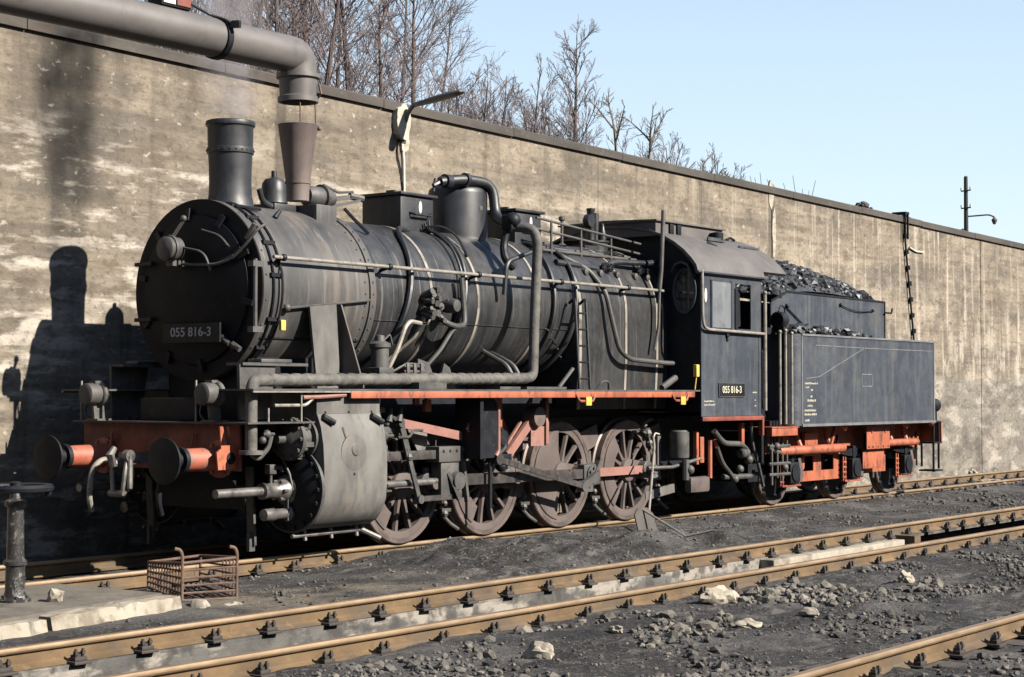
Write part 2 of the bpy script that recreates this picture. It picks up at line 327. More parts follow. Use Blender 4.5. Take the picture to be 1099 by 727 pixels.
def textmesh(txt, size, m, name, parent, loc, rot, depth=.002, space=1.0, sx=1.0):
    cu = bpy.data.curves.new('lettering', 'FONT'); cu.body = txt; cu.size = size; cu.extrude = depth; cu.space_character = space
    cu.align_x = 'CENTER'; cu.align_y = 'CENTER'; cu.offset = size * .012
    tmp = bpy.data.objects.new('tmp_text', cu); COL.objects.link(tmp)
    dg = bpy.context.evaluated_depsgraph_get(); dg.update()
    me = bpy.data.meshes.new_from_object(tmp.evaluated_get(dg))
    bpy.data.objects.remove(tmp)
    me.materials.clear(); me.materials.append(M[m])
    o = bpy.data.objects.new(name, me); COL.objects.link(o); o.parent = parent; o.location = loc; o.rotation_euler = rot; o.scale = (sx, 1, 1)
    return o

# ------------------------------------------------------------------ ground
PIT0, PIT1 = -5.36, -4.12          # ash pit between the rails of the second track
def gauss(x, y, cx, cy, sx, sy): return math.exp(-((x - cx) / sx) ** 2 - ((y - cy) / sy) ** 2)
def ground_h(x, y):
    n = mnoise.noise(Vector((x * .9, y * .9, 0))) * .02 + mnoise.noise(Vector((x * 3.1, y * 3.1, 4))) * .012 + mnoise.noise(Vector((x * 8, y * 8, 9))) * .007
    h = -.165 + n
    if -3.7 < y < -.95:            # ash tipped between loco and pit
        w = min(1, (y + 3.7) / .25, (-.95 - y) / .35)
        b = .24 * gauss(x, y, .2, -2.6, .8, 1.1) + .15 * gauss(x, y, 1.9, -2.6, .9, .9) + .13 * gauss(x, y, 3.2, -2.9, .6, .6) + .16 * gauss(x, y, -1.3, -2.6, .6, .8) + .08 * gauss(x, y, 5.2, -2.4, 1.6, .9)
        b *= 1 + 1.1 * mnoise.noise(Vector((x * 1.6, y * 1.6, 2))) + .5 * mnoise.noise(Vector((x * 4.2, y * 4.2, 5)))
        h += max(0, b) * max(0, w) + .05 * max(0, w)
    if -6.3 < y < -5.3: h += .030 * min(1, (y + 6.3) / .4)
    if -1.9 < y < -.7 and x > -1.5: h += .095 * min(1, (x + 1.5) / 1.5) * min(1, (y + 1.9) / .5)
    if y < -5.75:
        h += (.07 * max(0, mnoise.noise(Vector((x * .8, y * 1.1, 7)))) + .03 * mnoise.noise(Vector((x * 5, y * 5, 1)))) * min(1, (-5.75 - y) / .5)
        h += .05 * gauss(x, y, -2.5, -6.4, 2.4, .35)
    return h
def spans(lo, hi, st):
    n = max(1, round((hi - lo) / st)); return [lo + (hi - lo) * i / n for i in range(n)]
xs = [-1500, -300, -80, -30, -16] + spans(-10, 12, .085) + spans(12, 30, .25) + spans(30, 60, 1.5) + [60, 120, 400, 1500]
ys = [-1500, -300, -80, -30, -16, -13] + spans(-11, PIT0, .085) + [PIT0] + spans(PIT1, 1.9, .085) + [1.9, 2.05, 40, 300, 1500]
g = MB()
for x in xs:
    for y in ys:
        near = -11 < x < 61 and -12 < y < 1.95
        g.v.append((x, y, ground_h(x, y) if near else -.2))
ny = len(ys)
for i in range(len(xs) - 1):
    for j in range(ny - 1):
        if abs(ys[j] - PIT0) < 1e-6 and -12 < xs[i] and xs[i + 1] < 14.1: continue
        g.f.append((i * ny + j, (i + 1) * ny + j, (i + 1) * ny + j + 1, i * ny + j + 1))
gm = mat('cinder ground', ((2.2, 2.2, 2.2), (.033, .031, .032), (.072, .067, .065)),
         [((.55, .9, 1), .48, .62, (.155, .148, .145), .8), ((1.4, 1.6, 1), .40, .55, (.30, .25, .185), .8, 7, ('X', -5.2, -4.4), ('X', -1.6, -2.8), ('Y', -3.9, -3.5), ('Y', -1.9, -2.3)), ((.35, .5, 1), .54, .64, (.028, .029, .034), .8), ((2.5, 4, 1), .57, .64, (.26, .235, .205), .6), ((7, 7, 7), .54, .66, (.19, .18, .17), .6), ((28, 28, 28), .56, .66, (.26, .245, .23), .65),
          ((1.1, 1.1, 1.1), .54, .66, (.022, .023, .027), .75), ((45, 45, 45), .62, .68, (.5, .46, .4), .6)], .92, 0, .2,
         [((60, 60, 60), .9, .015), ((16, 16, 16), .8, .045), ((5, 5, 5), .5, .06)])
structure(g.build('ground', gm, smooth=180))
# unseen ring added behind the camera to cut low sky fill and deepen shade
vs_ = MB(); rg = [55, 75, 100, 140, 220, 400]; hg = [0, 12, 27, 42, 60, 80]
angs = [R(-262 + 4 * k) for k in range(66)]
for a in angs:
    e = min(1, (a - angs[0]) / R(20), (angs[-1] - a) / R(20))
    for r_, h_ in zip(rg, hg): vs_.v.append((r_ * math.cos(a), -13 + r_ * math.sin(a), -.3 + h_ * max(0, e) * (1 + .18 * mnoise.noise(Vector((math.cos(a) * 3, math.sin(a) * 3, r_ * .02)))) + (0 if r_ == 55 else .02 * r_ * mnoise.noise(Vector((a * 9, r_ * .1, 3))))))
n_ = len(rg)
for i in range(len(angs) - 1):
    for j in range(n_ - 1): vs_.f.append((i * n_ + j, i * n_ + j + 1, (i + 1) * n_ + j + 1, (i + 1) * n_ + j))
M['shade_ring'] = mat('dark shade ring', ((.05, .05, .05), (.05, .045, .04), (.09, .075, .06)), [((.3, .3, .3), .5, .7, (.04, .05, .03), .6)], .95, 0, .1, [((.4, .4, .4), .8, 2.0)])
structure(vs_.build('sky_shade_ring', 'shade_ring', smooth=180))
# loose stones on the cinders: nobody could count them
rng = random.Random(3)
def scatter(name, n, area, size, m, label, keep=lambda x, y: True, seed=1):
    r = random.Random(seed); b = MB(); k = 0
    while k < n:
        x, y = r.uniform(*area[:2]), r.uniform(*area[2:])
        if not keep(x, y): continue
        k += 1; s = size[0] * (size[1] / size[0]) ** (r.random() ** 2.2)
        b.rock((x, y, ground_h(x, y) + s * .25), s, r, 1, (1, r.uniform(.6, 1), r.uniform(.5, .85)))
    o = b.build(name, m, smooth=0); tag(o, label, 'gravel', kind='stuff'); return o
dens = lambda x, y: mnoise.noise(Vector((x * .7, y * 1.2, 7))) > -.08 + .25 * rng.random()
M['gravel'] = mat('grey gravel', ((4, 4, 4), (.075, .072, .07), (.19, .175, .16)), [((2.5, 2.5, 2.5), .56, .72, (.36, .32, .27), .7)], .9, 0, .2, [((30, 30, 30), .5, .01)])
scatter('gravel', 2600, (-8.5, 7, -8.45, -5.75), (.014, .055), 'gravel', 'loose grey gravel and clinker strewn between the ash pit track and the nearest rail', dens, 5)
M['gravelpale'] = mat('pale gravel', ((4, 4, 4), (.13, .118, .102), (.29, .265, .225)), [((2.5, 2.5, 2.5), .56, .72, (.5, .46, .4), .7)], .9, 0, .2, [((30, 30, 30), .5, .01)])
scatter('gravel', 900, (-8.5, 7, -8.45, -5.75), (.010, .045), 'gravelpale', 'pale stone chips strewn among the grey gravel in front of the ash pit', dens, 15)
scatter('gravel', 260, (-7, 12, -3.7, -1.1), (.008, .032), 'gravelpale', 'pale stone chips on the cinders between locomotive and ash pit', dens, 16)
scatter('rubble', 240, (-4.6, 1.8, -6.9, -5.75), (.025, .085), 'gravelpale', 'pale rubble lying along the near rail of the ash pit track', dens, 18)
scatter('gravel', 700, (-8, 14, -3.7, -1.1), (.010, .04), 'gravel', 'fine clinker and stones scattered between the locomotive and the ash pit', dens, 6)
scatter('gravel', 1500, (-8, 16, -3.8, -1.0), (.006, .03), 'gravel', 'small cinders lying thick between the loco track and the pit', lambda x, y: mnoise.noise(Vector((x * 1.1, y * 1.6, 3))) > .0, 26)
scatter('gravel', 3000, (-8.5, 8, -8.45, -5.6), (.006, .024), 'gravel', 'fine grey chippings covering the ground in front of the pit track', lambda x, y: mnoise.noise(Vector((x * .9, y * 1.4, 17))) > -.15, 27)
scatter('gravel', 900, (-6, 2, -10, -9.0), (.016, .05), 'gravel', 'ballast stones on the camera side of the nearest rail', lambda x, y: True, 8)
scatter('gravel', 700, (12, 30, -3.6, 1.6), (.02, .08), 'gravel', 'stones and rubble along the far tracks beyond the tender', dens, 9)
for k, (x, y, s, q) in enumerate([(-5.35, -6.62, .10, (1.05, .55, .8)), (-1.75, -5.95, .125, (1.3, .7, .8)), (-3.9, -6.3, .06, (1, .7, .6)), (.85, -6.55, .075, (1.1, .8, .9)), (-2.05, -7.0, .07, (1.5, .8, .5)),
                                  (-2.9, -6.9, .07, (1.3, .8, .5)), (18.3, -.55, .18, (1.6, .8, .5)), (21.9, 1.3, .14, (.8, .7, 1.1))]):
    o = MB().rock((0, 0, 0), s, random.Random(40 + k), 3, q).build('white_stone', 'stonelight', smooth=25, loc=(x, y, ground_h(x, y) + s * .45))
    tag(o, ['whitish upright lump of limestone on the gravel at the bottom edge', 'big pale angular limestone block lying against the near rail of the pit track',
            'small pale stone on gravel between the upright whitish lump and the big pale block', 'rounded grey white stone on the gravel patch in front of the pit track', 'flat pale stone slab on the cinders near the nearest rail',
            'low pale stone among gravel just below the big pale limestone block', 'flat bright stone between the tracks right of the tender', 'small white stone standing at the foot of the wall beyond the far rail'][k], 'stone', 'white stones on the yard ground')

# ------------------------------------------------------------------ tracks
def rail_mesh(x0, x1):
    half = [(.0625, -.150), (.0625, -.140), (.020, -.122), (.009, -.112), (.008, -.048), (.030, -.038), (.034, -.030), (.034, -.010), (.028, -.002), (.018, 0)]
    prof = half + [(-y, z) for y, z in half[::-1]]
    return MB().prism(prof, x0, x1, 'x')
def rail_head(x0, x1): return MB().prism([(-.0345, -.024), (.0345, -.024), (.0345, -.009), (.027, .001), (-.027, .001), (-.0345, -.009)], x0, x1, 'x')
def clip_mesh():
    b = MB(); b.box(-.085, .085, -.165, .165, -.158, -.136, .006)
    for s in (-1, 1):
        b.box(-.06, .06, s * .105 - .03, s * .105 + .03, -.137, -.108, .006)
        b.bar((-.055, s * .105, -.105), (.055, s * .075, -.095), .05, .022)
        for dx in (-.035, .035):
            b.cyl((dx, s * .112, -.11), (dx, s * .112, -.052), .013, n=6); b.cyl((dx, s * .112, -.092), (dx, s * .112, -.068), .022, n=6)
    return b.mesh('rail_clip', 'clip')
CLIP = clip_mesh()
def track(label, rails, x0, x1, clips, sleepers=None):
    t = thing('railway_track', label, 'track', (0, 0, 0), 'parallel yard tracks')
    for y, breaks in rails:
        xsn = [x0] + breaks + [x1]
        for a, b in zip(xsn[:-1], xsn[1:]):
            r = rail_mesh(a, b - .004).build('rail', 'rust', t, 40, (0, y, 0))
            rail_head(a, b - .004).build('rail_head', 'railhead', r, 40)
    for y, a, b, st in clips:
        x = a
        while x < b:
            o = bpy.data.objects.new('rail_clip', CLIP); COL.objects.link(o); o.parent = t
            o.location = (x + rng.uniform(-.05, .05), y, 0); o.rotation_euler = (0, 0, rng.uniform(-.08, .08)); q_ = rng.uniform(.78, .96); o.scale = (q_, .95, rng.uniform(.94, 1)); x += st
    if sleepers:
        for x in sleepers[0]:
            MB().box(-.13, .13, sleepers[1], sleepers[2], -.30, -.156, .012).build('sleeper', 'sleeper', t, loc=(x, 0, 0))
    return t
track('rail track under the steam locomotive alongside the concrete wall', [(-.7535, [-3.1, 9]), (.7535, [2, 12])], -14, 70, [(-.7535, -6.2, 20, .64), (.7535, 12, 27, .68)], ([-7.2 + .64 * i for i in range(5)], -1.3, 1.3))
track('middle rail track carried on the walls of the open ash pit', [(-4.02, [2.6]), (-5.47, [4.4])], -14, 60, [(-4.02, -7.9, 14, .62), (-5.47, -7.6, 9, .62)])
track('nearest rail track crossing the bottom right corner of the yard', [(-8.76, []), (-10.2, [])], -14, 60, [(-8.76, -6.05, 6, .66)], ([-5.72 + .66 * i for i in range(16)], -10.7, -8.2))

# ash pit
pitw = MB()
pitw.box(-12, 5.9, PIT1 + .001, -3.86, -1.2, -.154).box(-12, 14, -5.66, PIT0 - .001, -1.2, -.154)
pitw.box(5.9, 14, PIT1 + .001, -3.86, -.185, -.154).box(5.9, 14, -3.0, -2.9, -1.2, -.31).box(5.9, 14, -3.86, -2.9, -.26, -.19).box(14, 14.3, -5.6, -3.2, -1.2, -.156).box(-12, 14, -5.4, -2.9, -1.3, -1.19)
structure(pitw.build('pit', 'pit', smooth=0))
o = MB().box(5.93, 6.12, -4.40, PIT1 - .002, -.34, -.12, .01).build('end_block', 'rust'); tag(o, 'rusty brown block at the end of the white pit wall', 'block')
o = MB().box(2.35, 5.85, -4.30, PIT1 - .002, -.30, -.165, .012).build('concrete_beam', 'slab'); tag(o, 'long grey concrete beam lying beside the far rail of the ash pit', 'beam')

# platform of concrete slabs at the left
pl = thing('concrete_platform', 'broken pale concrete kerb and slab at the left edge beside the track', 'platform', (-6.9, -2, 0))
def slab(xa, xb, ya, yb, z1, m, seed, name):
    bm = MB(); n = 46; r = random.Random(seed); top = []
    for i in range(n + 1):
        x = xa + (xb - xa) * i / n; y = ya + (yb - ya) * i / n + .03 * mnoise.noise(Vector((x * 3, seed, 0))) ; top.append((x, y))
    poly = top + [(xb - .05, -1.15), (xa, -1.15)]
    vs = [(x + 6.9, y + 2 - (.05 + .05 * mnoise.noise(Vector((x * 5, 1, seed))) if i < n + 1 else 0), -.22) for i, (x, y) in enumerate(poly)] + [(x + 6.9, y + 2 + (.035 * mnoise.noise(Vector((x * 11, 3, seed))) if i < n + 1 else 0), z1 + .03 * mnoise.noise(Vector((x * 6, y * 4, seed)))) for i, (x, y) in enumerate(poly)]
    k = len(poly)
    bm.add(vs, [tuple(range(k))[::-1], tuple(range(k, 2 * k))] + [(i, (i + 1) % k, k + (i + 1) % k, k + i) for i in range(k)])
    return bm.build(name, m, pl, 30)
slab(-9.5, -6.62, -3.42, -2.90, -.012, 'slab', 3, 'kerb_slab'); slab(-6.55, -5.0, -2.88, -2.62, -.004, 'slab', 5, 'kerb_slab')
tp = MB().add([(xx + 6.9, yy + 2, zz) for zz in (-.03, .013) for xx, yy in [(-9.5, -3.30), (-6.4, -2.70), (-5.05, -2.45), (-5.1, -1.12), (-9.5, -1.12)]],
              [(4, 3, 2, 1, 0), (5, 6, 7, 8, 9)] + [(i, (i + 1) % 5, 5 + (i + 1) % 5, 5 + i) for i in range(5)])
M['slabtop'] = mat('trodden slab top', ((2, 2, 2), (.15, .135, .115), (.23, .205, .175)), [((3, 3, 3), .55, .7, (.07, .066, .062), .7), ((10, 10, 10), .6, .7, (.32, .28, .23), .5)], .9, 0, .2, [((10, 10, 10), .6, .02)])
tp.build('paved_top', 'slabtop', pl, 30)
o = MB().rock((0, 0, 0), .075, random.Random(5), 2, (1, 1, .9)).build('rubble', 'slab', smooth=25, loc=(-5.98, -2.2, .055)); tag(o, 'small rough lump of concrete lying on the slab by the black post', 'lump')
for k, (x, y, s) in enumerate([(-4.80, -2.66, .12), (-4.5, -2.75, .09)]):
    o = MB().rock((0, 0, 0), s, random.Random(15 + k), 2, (1.2, .8, .6)).build('broken_concrete', 'slab', smooth=25, loc=(x, y, -.14))
    tag(o, ['larger pale broken concrete chunk touching the end of the kerb', 'smaller pale concrete chunk in front of the rusty basket'][k], 'rubble', 'broken kerb pieces')

# black stand pipe with flat wheel
sp = thing('standpipe', 'black tarred standpipe with a flat round handwheel on top at the left edge', 'standpipe', (-6.18, -1.95, 0))
MB().lathe([(.13, -.02), (.13, .03), (.095, .05), (.082, .10), (.078, .30), (.095, .31), (.095, .34), (.072, .36), (.066, .78), (.088, .79), (.088, .83), (.05, .85), (.04, .92)], n=24).bolts_ring((0, 0, .03), 'z', .105, 6, .014, .03).build('pipe_column', 'standpipe', sp)
hw = MB().lathe([(.27, .905), (.30, .915), (.305, .94), (.285, .965), (.25, .955), (.245, .93), (.27, .905)], n=40)
for k in range(5): hw.bar((0, 0, .935), (.26 * math.cos(k * 1.2566), .26 * math.sin(k * 1.2566), .935), .035, .02)
hw.lathe([(.05, .90), (.05, .98), (.02, .99)], n=14); hw.ball((.24, -.10, .885), .035).build('handwheel', 'dark', sp)

# rusty wire basket
bk = thing('wire_basket', 'rusty wire basket lying beside the kerb in front of the locomotive', 'basket', (-4.38, -1.82, -.11))
bk.rotation_euler = (R(1), 0, R(-26))
fr = MB()
X0, X1, Y0, Y1, H = -.02, .48, -.42, .66, .33
P8 = lambda x, y, z: (x, y, z)
for (a, b) in [((X0, Y0, 0), (X1, Y0, 0)), ((X0, Y1, 0), (X1, Y1, 0)), ((X0, Y0, 0), (X0, Y1, 0)), ((X1, Y0, 0), (X1, Y1, 0)), ((X0, Y0, H), (X1, Y0, H + .03)), ((X0, Y1, H - .1), (X1, Y1, H - .06)), ((X0, Y0, H), (X0, Y1, H - .1)), ((X1, Y0, H + .03), (X1, Y1, H - .06)),
               ((X0, Y0, 0), (X0, Y0, H)), ((X1, Y0, 0), (X1, Y0, H + .03)), ((X0, Y1, 0), (X0, Y1, H - .1)), ((X1, Y1, 0), (X1, Y1, H - .06))]:
    fr.tube([a, b], .014, 8)
fr.build('frame', 'rustgrate', bk)
ms = MB()
for k in range(1, 5): z = H * k / 5; ms.tube([(X0, Y0, z), (X1, Y0, z * 1.06)], .010, 6); ms.tube([(X0, Y0, z), (X0, Y1, z * .74)], .010, 6); ms.tube([(X1, Y0, z * 1.06), (X1, Y1, z * .8)], .010, 6)
for k in range(1, 12): y = Y0 + (Y1 - Y0) * k / 12; ms.tube([(X0, y, 0), (X0, y, H - .1 * k / 12)], .008, 6)
for k in range(1, 5): y = Y0 + .1 * k; ms.tube([(X1, y, 0), (X1, y, H)], .008, 6)
for k in range(1, 6): x = X0 + (X1 - X0) * k / 6; ms.tube([(x, Y0, 0), (x, Y1, 0)], .008, 6)
ms.build('mesh_bars', 'rustgrate', bk)
for x in (X0, X1): MB().tube([(x, Y0, H), (x, Y0, H + .07), (x - .02, Y0, H + .12), (x - .07, Y0, H + .13)], .016, 8, .04).build('hook', 'rustgrate', bk)

# ash rake and shovel leaning against the last driving wheel
rk = thing('fire_iron', 'long steel fire iron leaning against the rear driving wheel', 'fire iron', (4.2, -2.0, -.1))
MB().tube([(4.97 - 4.2, -1.06 + 2, 1.22), (4.86 - 4.2, -1.15 + 2, 1.10), (3.40 - 4.2, -1.95 + 2, 0)], .016, 8, .1).build('rod', 'paleiron', rk)
MB().tube([(4.97 - 4.2, -1.06 + 2, 1.20), (5.03 - 4.2, -1.05 + 2, 1.27), (5.09 - 4.2, -1.08 + 2, 1.25)], .014, 8, .03).build('hook', 'paleiron', rk)
sh = thing('shovel', 'dark coal shovel standing in the ash heap by the fire iron', 'shovel', (2.55, -2.55, -.1))
MB().prism([(-.17, .02), (-.17, .38), (-.08, .46), (.08, .46), (.17, .38), (.17, .02)], -.008, .008, 'y').build('blade', 'clip', sh)
MB().tube([(0, 0, .44), (.12, -.45, -.02), (.30, -.75, -.03)], .014, 8).build('handle', 'paleiron', sh)
sh.rotation_euler = (R(-18), 0, R(-8))

# ------------------------------------------------------------------ retaining wall
WY = 2.1
def top(x): return 5.86 - .0150 * (x + 3.4)
rw = thing('retaining_wall', 'tall stained concrete retaining wall behind the locomotive', 'wall', (0, WY, 0))
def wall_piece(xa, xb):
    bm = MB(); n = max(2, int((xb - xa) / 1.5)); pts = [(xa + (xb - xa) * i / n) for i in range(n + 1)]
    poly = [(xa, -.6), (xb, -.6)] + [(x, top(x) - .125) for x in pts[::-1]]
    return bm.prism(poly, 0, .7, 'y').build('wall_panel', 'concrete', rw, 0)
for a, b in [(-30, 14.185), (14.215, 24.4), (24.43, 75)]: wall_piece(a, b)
cp = MB()
for i in range(35):
    a, b = -30 + 3 * i, -30 + 3 * (i + 1) - .012; ja = rng.uniform(-.008, .008)
    cp.add([(x, y, top(x) + dz + ja) for x in (a, b) for y, dz in ((-.05, -.123), (-.05, -.012), (-.035, .006), (.75, .006), (.75, -.123))],
           [(0, 1, 2, 3, 4), (9, 8, 7, 6, 5)] + [(k, 5 + k, 5 + (k + 1) % 5, (k + 1) % 5) for k in range(5)])
cp.build('coping', 'coping', rw, 0)
jt = MB().box(14.18, 14.22, .02, .5, -.5, top(14.2) - .2).box(24.395, 24.435, .02, .5, -.5, top(24.4) - .2); jt.build('expansion_joint', 'dark', rw, 0)
def splat(cx, cz, w, h, seed, t=.02, n=48):
    poly = []
    for k in range(n):
        a = 2 * PI * k / n; q = 1 + .22 * mnoise.noise(Vector((math.cos(a) * 1.7, math.sin(a) * 1.7, seed))) + .10 * mnoise.noise(Vector((math.cos(a) * 5, math.sin(a) * 5, seed)))
        poly.append((cx + w * q * math.cos(a), cz + h * q * math.sin(a)))
    return poly
MB().prism(splat(3.37, 5.50, .15, .24, 3), -.095, .02, 'y').prism(splat(3.46, 5.22, .085, .16, 9), -.04, .02, 'y').build('plaster_patch', 'plaster', rw, 30)
MB().prism(splat(14.17, 5.45, .10, .26, 5), -.012, .02, 'y').prism(splat(14.28, 4.75, .07, .45, 6), -.010, .02, 'y').build('plaster_patch', 'stonelight', rw, 30)
MB().lathe([(.10, 0), (.10, -.05), (.07, -.06), (.06, -.02), (0, -.02)], (-3.50, 0, 5.28), 'y', 18).build('pipe_end', 'grey', rw)

# hill behind the wall
hb = MB(); hx = [-60 + 5 * i for i in range(45)]; hy = [WY + .65, 4, 6, 9, 13, 18, 25, 35, 60, 120]
for x in hx:
    for y in hy:
        k = max(0, min(1, (16 - x) / 14)); e = max(0, y - 5)
        hb.v.append((x, y, top(min(x, 60)) - .25 + k * (min(e, 9) * .22 + max(0, min(e - 9, 60)) * .1) + mnoise.noise(Vector((x * .3, y * .3, 0))) * .2 * min(1, e)))
n = len(hy)
for i in range(len(hx) - 1):
    for j in range(n - 1): hb.f.append((i * n + j, (i + 1) * n + j, (i + 1) * n + j + 1, i * n + j + 1))
structure(hb.build('hill', 'hill', smooth=180))

# lamp on the wall
lp = thing('wall_lamp', 'grey street lamp on a short arm projecting from the white patch on the wall', 'lamp', (3.42, WY, 5.55))
MB().bar((0, -.03, -.35), (0, -.03, .12), .09, .05, (0, 1, 0)).build('bracket', 'grey', lp)
MB().tube([(0, -.08, -.05), (.0, -.13, .08), (.01, -.22, .17), (.03, -.36, .20)], .03, 10, .08).build('arm', 'armpaint', lp)
h = MB(); 
for dz, sx, yy in ((0, .5, 0),): pass
h.lathe([(.020, 0), (.04, .03), (.052, .20), (.066, .45), (.066, .72), (.045, .88), (.01, .91)], (0, 0, 0), 'y', 16)
h.v = [(.03 + v[0] * 1.3, -.18 - v[1], .165 + v[2] * .7 + .12 * v[1]) for v in h.v]
h.build('lamp_head', 'armpaint', lp)
MB().tube([(0, -.02, -.35), (.03, -.02, -.6), (.05, -.02, -1.6), (.05, -.02, -3.2)], .022, 8).build('conduit', 'white', lp)
MB().tube([(-.04, -.02, -.2), (-.12, -.02, -.5), (-.02, -.02, -.75), (.02, -.02, -1.0)], .012, 6, .1).build('cable', 'dark', lp)

# chain-like cable with clamps down the wall
wc = thing('wall_cable', 'dark clamped cable hanging down the wall above the tender end', 'cable', (20.05, WY, 5.45))
cb = MB(); cb.tube([(0, -.05, .1), (.05, -.05, -.5), (.48, -.05, -2.7), (.55, -.05, -5.3)], .022, 8); cb.build('cable_run', 'dark', wc)
kk = MB()
for i in range(14):
    z = -.35 - i * .34; x = .04 + .20 * (-z - .2); kk.box(x - .034, x + .034, -.08, 0, z - .05, z + .05, .01)
kk.build('clamp', 'dark', wc)
MB().bar((-.04, -.09, .16), (-.04, -.09, -.42), .035, .035).bar((.09, -.09, .16), (.09, -.09, -.42), .035, .035).box(-.08, .13, -.11, .20, .11, .16).build('hanger', 'dark', wc)
o = MB().tube([(0, 0, .12), (.35, 0, .05), (.75, 0, .06)], .02, 6, .1).build('pipe_stub', 'white', loc=(20.35, WY - .03, 4.75)); tag(o, 'short pale pipe stub on the wall beside the clamped cable', 'pipe')
# mounds on the wall top
for k, (x, w, hh) in enumerate([(18.9, .5, .22), (20.9, .35, .14), (24.0, .25, .12)]):
    b = MB(); r = random.Random(60 + k)
    for i in range(60): 
        dx = r.gauss(0, w * .5); b.rock((dx, r.uniform(-.15, .15), max(0, hh * (1 - abs(dx) / w)) * r.random()), r.uniform(.03, .075), r)
    o = b.build('clinker_heap', 'gravel', smooth=0, loc=(x, WY + .4, top(x) + .0)); tag(o, ['biggest low heap of clinker on the wall top right of the trees', 'middle heap of clinker on the wall top right of the clamped cable', 'smallest heap of clinker on the wall top toward the pole'][k], 'heap', 'clinker heaps on the wall')

# telegraph pole
tpz = thing('telegraph_pole', 'dark telegraph pole with insulators and a small lamp above the wall', 'pole', (33.1, 6, 4.6))
MB().lathe([(.075, 0), (.055, 3.35), (.01, 3.38)], n=10).build('post', 'pole', tpz)
for dz in (2.95, 2.45):
    b = MB(); b.bar((-.06, -.16, dz), (.06, .16, dz), .035, .035); b.build('crossarm', 'pole', tpz)
    for s in (-1, 1): MB().lathe([(.015, 0), (.03, .02), (.025, .10), (0, .11)], (.06 * s, .16 * s, dz), n=8).build('insulator', 'white', tpz)
MB().tube([(0, 0, 2.2), (.35, -.55, 2.25), (.42, -.68, 2.18)], .022, 6, .1).build('lamp_arm', 'pole', tpz)
MB().lathe([(.02, .08), (.085, 0), (.07, -.05), (.04, -.12), (0, -.14)], (.42, -.68, 2.1), n=10).build('lamp_shade', 'armpaint', tpz)

# ------------------------------------------------------------------ water crane
AY, AZ = -2.4, 4.86
wcr = thing('water_crane', 'grey water crane with a fat arm reaching over the locomotive front', 'water crane', (-9.6, AY, -.15))
def L(x, y, z): return (x + 9.6, y - AY, z + .15)
MB().lathe([(.42, 0), (.42, .06), (.27, .1), (.24, .3), (.22, 4.3), (.30, 4.32), (.30, 4.42), (.20, 4.44), (.18, 4.8)], n=28).build('column', 'armpaint', wcr)
arm = MB().tube([L(-9.6, AY, 4.55), L(-9.6, AY, AZ), L(-3.36, AY, AZ), L(-3.36, AY, 4.62)], .172, 28, .40)
arm.build('arm', 'armpaint', wcr)
MB().lathe([(.185, .03), (.205, .03), (.205, -.01), (.18, -.02), (.172, -.18), (.19, -.19), (.19, -.235), (.165, -.235), (.16, -.1), (.16, .0)], L(-3.36, AY, 4.66), n=32).build('spout', 'armpaint', wcr)
MB().lathe([(.176, -.03), (.190, -.03), (.190, .03), (.176, .03)], L(-4.4, AY, AZ), 'x', 28).bar(L(-4.4, AY - .19, AZ + .10), L(-4.37, AY - .26, AZ + .10), .05, .06).build('clamp_ring', 'dark', wcr)
MB().tube([L(-4.40, AY - .19, AZ + .1), L(-4.42, AY - .14, AZ + .14), L(-4.50, AY - .02, AZ + .19), L(-4.75, AY, AZ + .26), L(-4.95, AY, AZ + .42)], .014, 6, .05).build('chain', 'dark', wcr)
lb = MB().box(-.17, .17, -.08, .10, .17, .42, .01); lb.v = [(v[0] + L(-4.95, 0, 0)[0], v[1], v[2] + L(0, 0, AZ)[2]) for v in lb.v]
lbo = lb.build('signal_lantern', 'dark', wcr)
x0 = L(-4.95, 0, 0)[0]; z0 = L(0, 0, AZ)[2]
MB().box(x0 - .155, x0 - .02, -.09, -.082, z0 + .19, z0 + .40).build('lantern_face', 'white', lbo); MB().box(x0 + .0, x0 + .155, -.09, -.082, z0 + .19, z0 + .40).build('lantern_face', 'redold', lbo)
# filling funnel hanging from the spout on wires
fu = thing('filling_funnel', 'rusty pinkish sheet metal funnel hanging on wires below the crane spout', 'funnel', (-3.36, AY, 3.5))
MB().lathe([(.098, 0), (.104, 0), (.105, .05), (.112, .17), (.186, .700), (.191, .710), (.187, .715), (.180, .700), (.105, .17), (.095, .02)], n=32).build('cone', 'funnel', fu)
MB().lathe([(.110, .16), (.119, .16), (.121, .185), (.112, .185), (.110, .16)], n=32).build('seam_band', 'funnel', fu)
for s in (-1, 1):
    MB().tube([(s * .10, -.12, .95), (s * .105, -.13, .67)], .0075, 6).build('hanging_wire', 'rustgrate', fu)
MB().tube([(.10, -.17, 1.10), (.10, -.20, 1.0), (.10, -.14, .95)], .012, 6).ball((.12, -.16, .68), .022).build('shackle', 'rustgrate', fu)

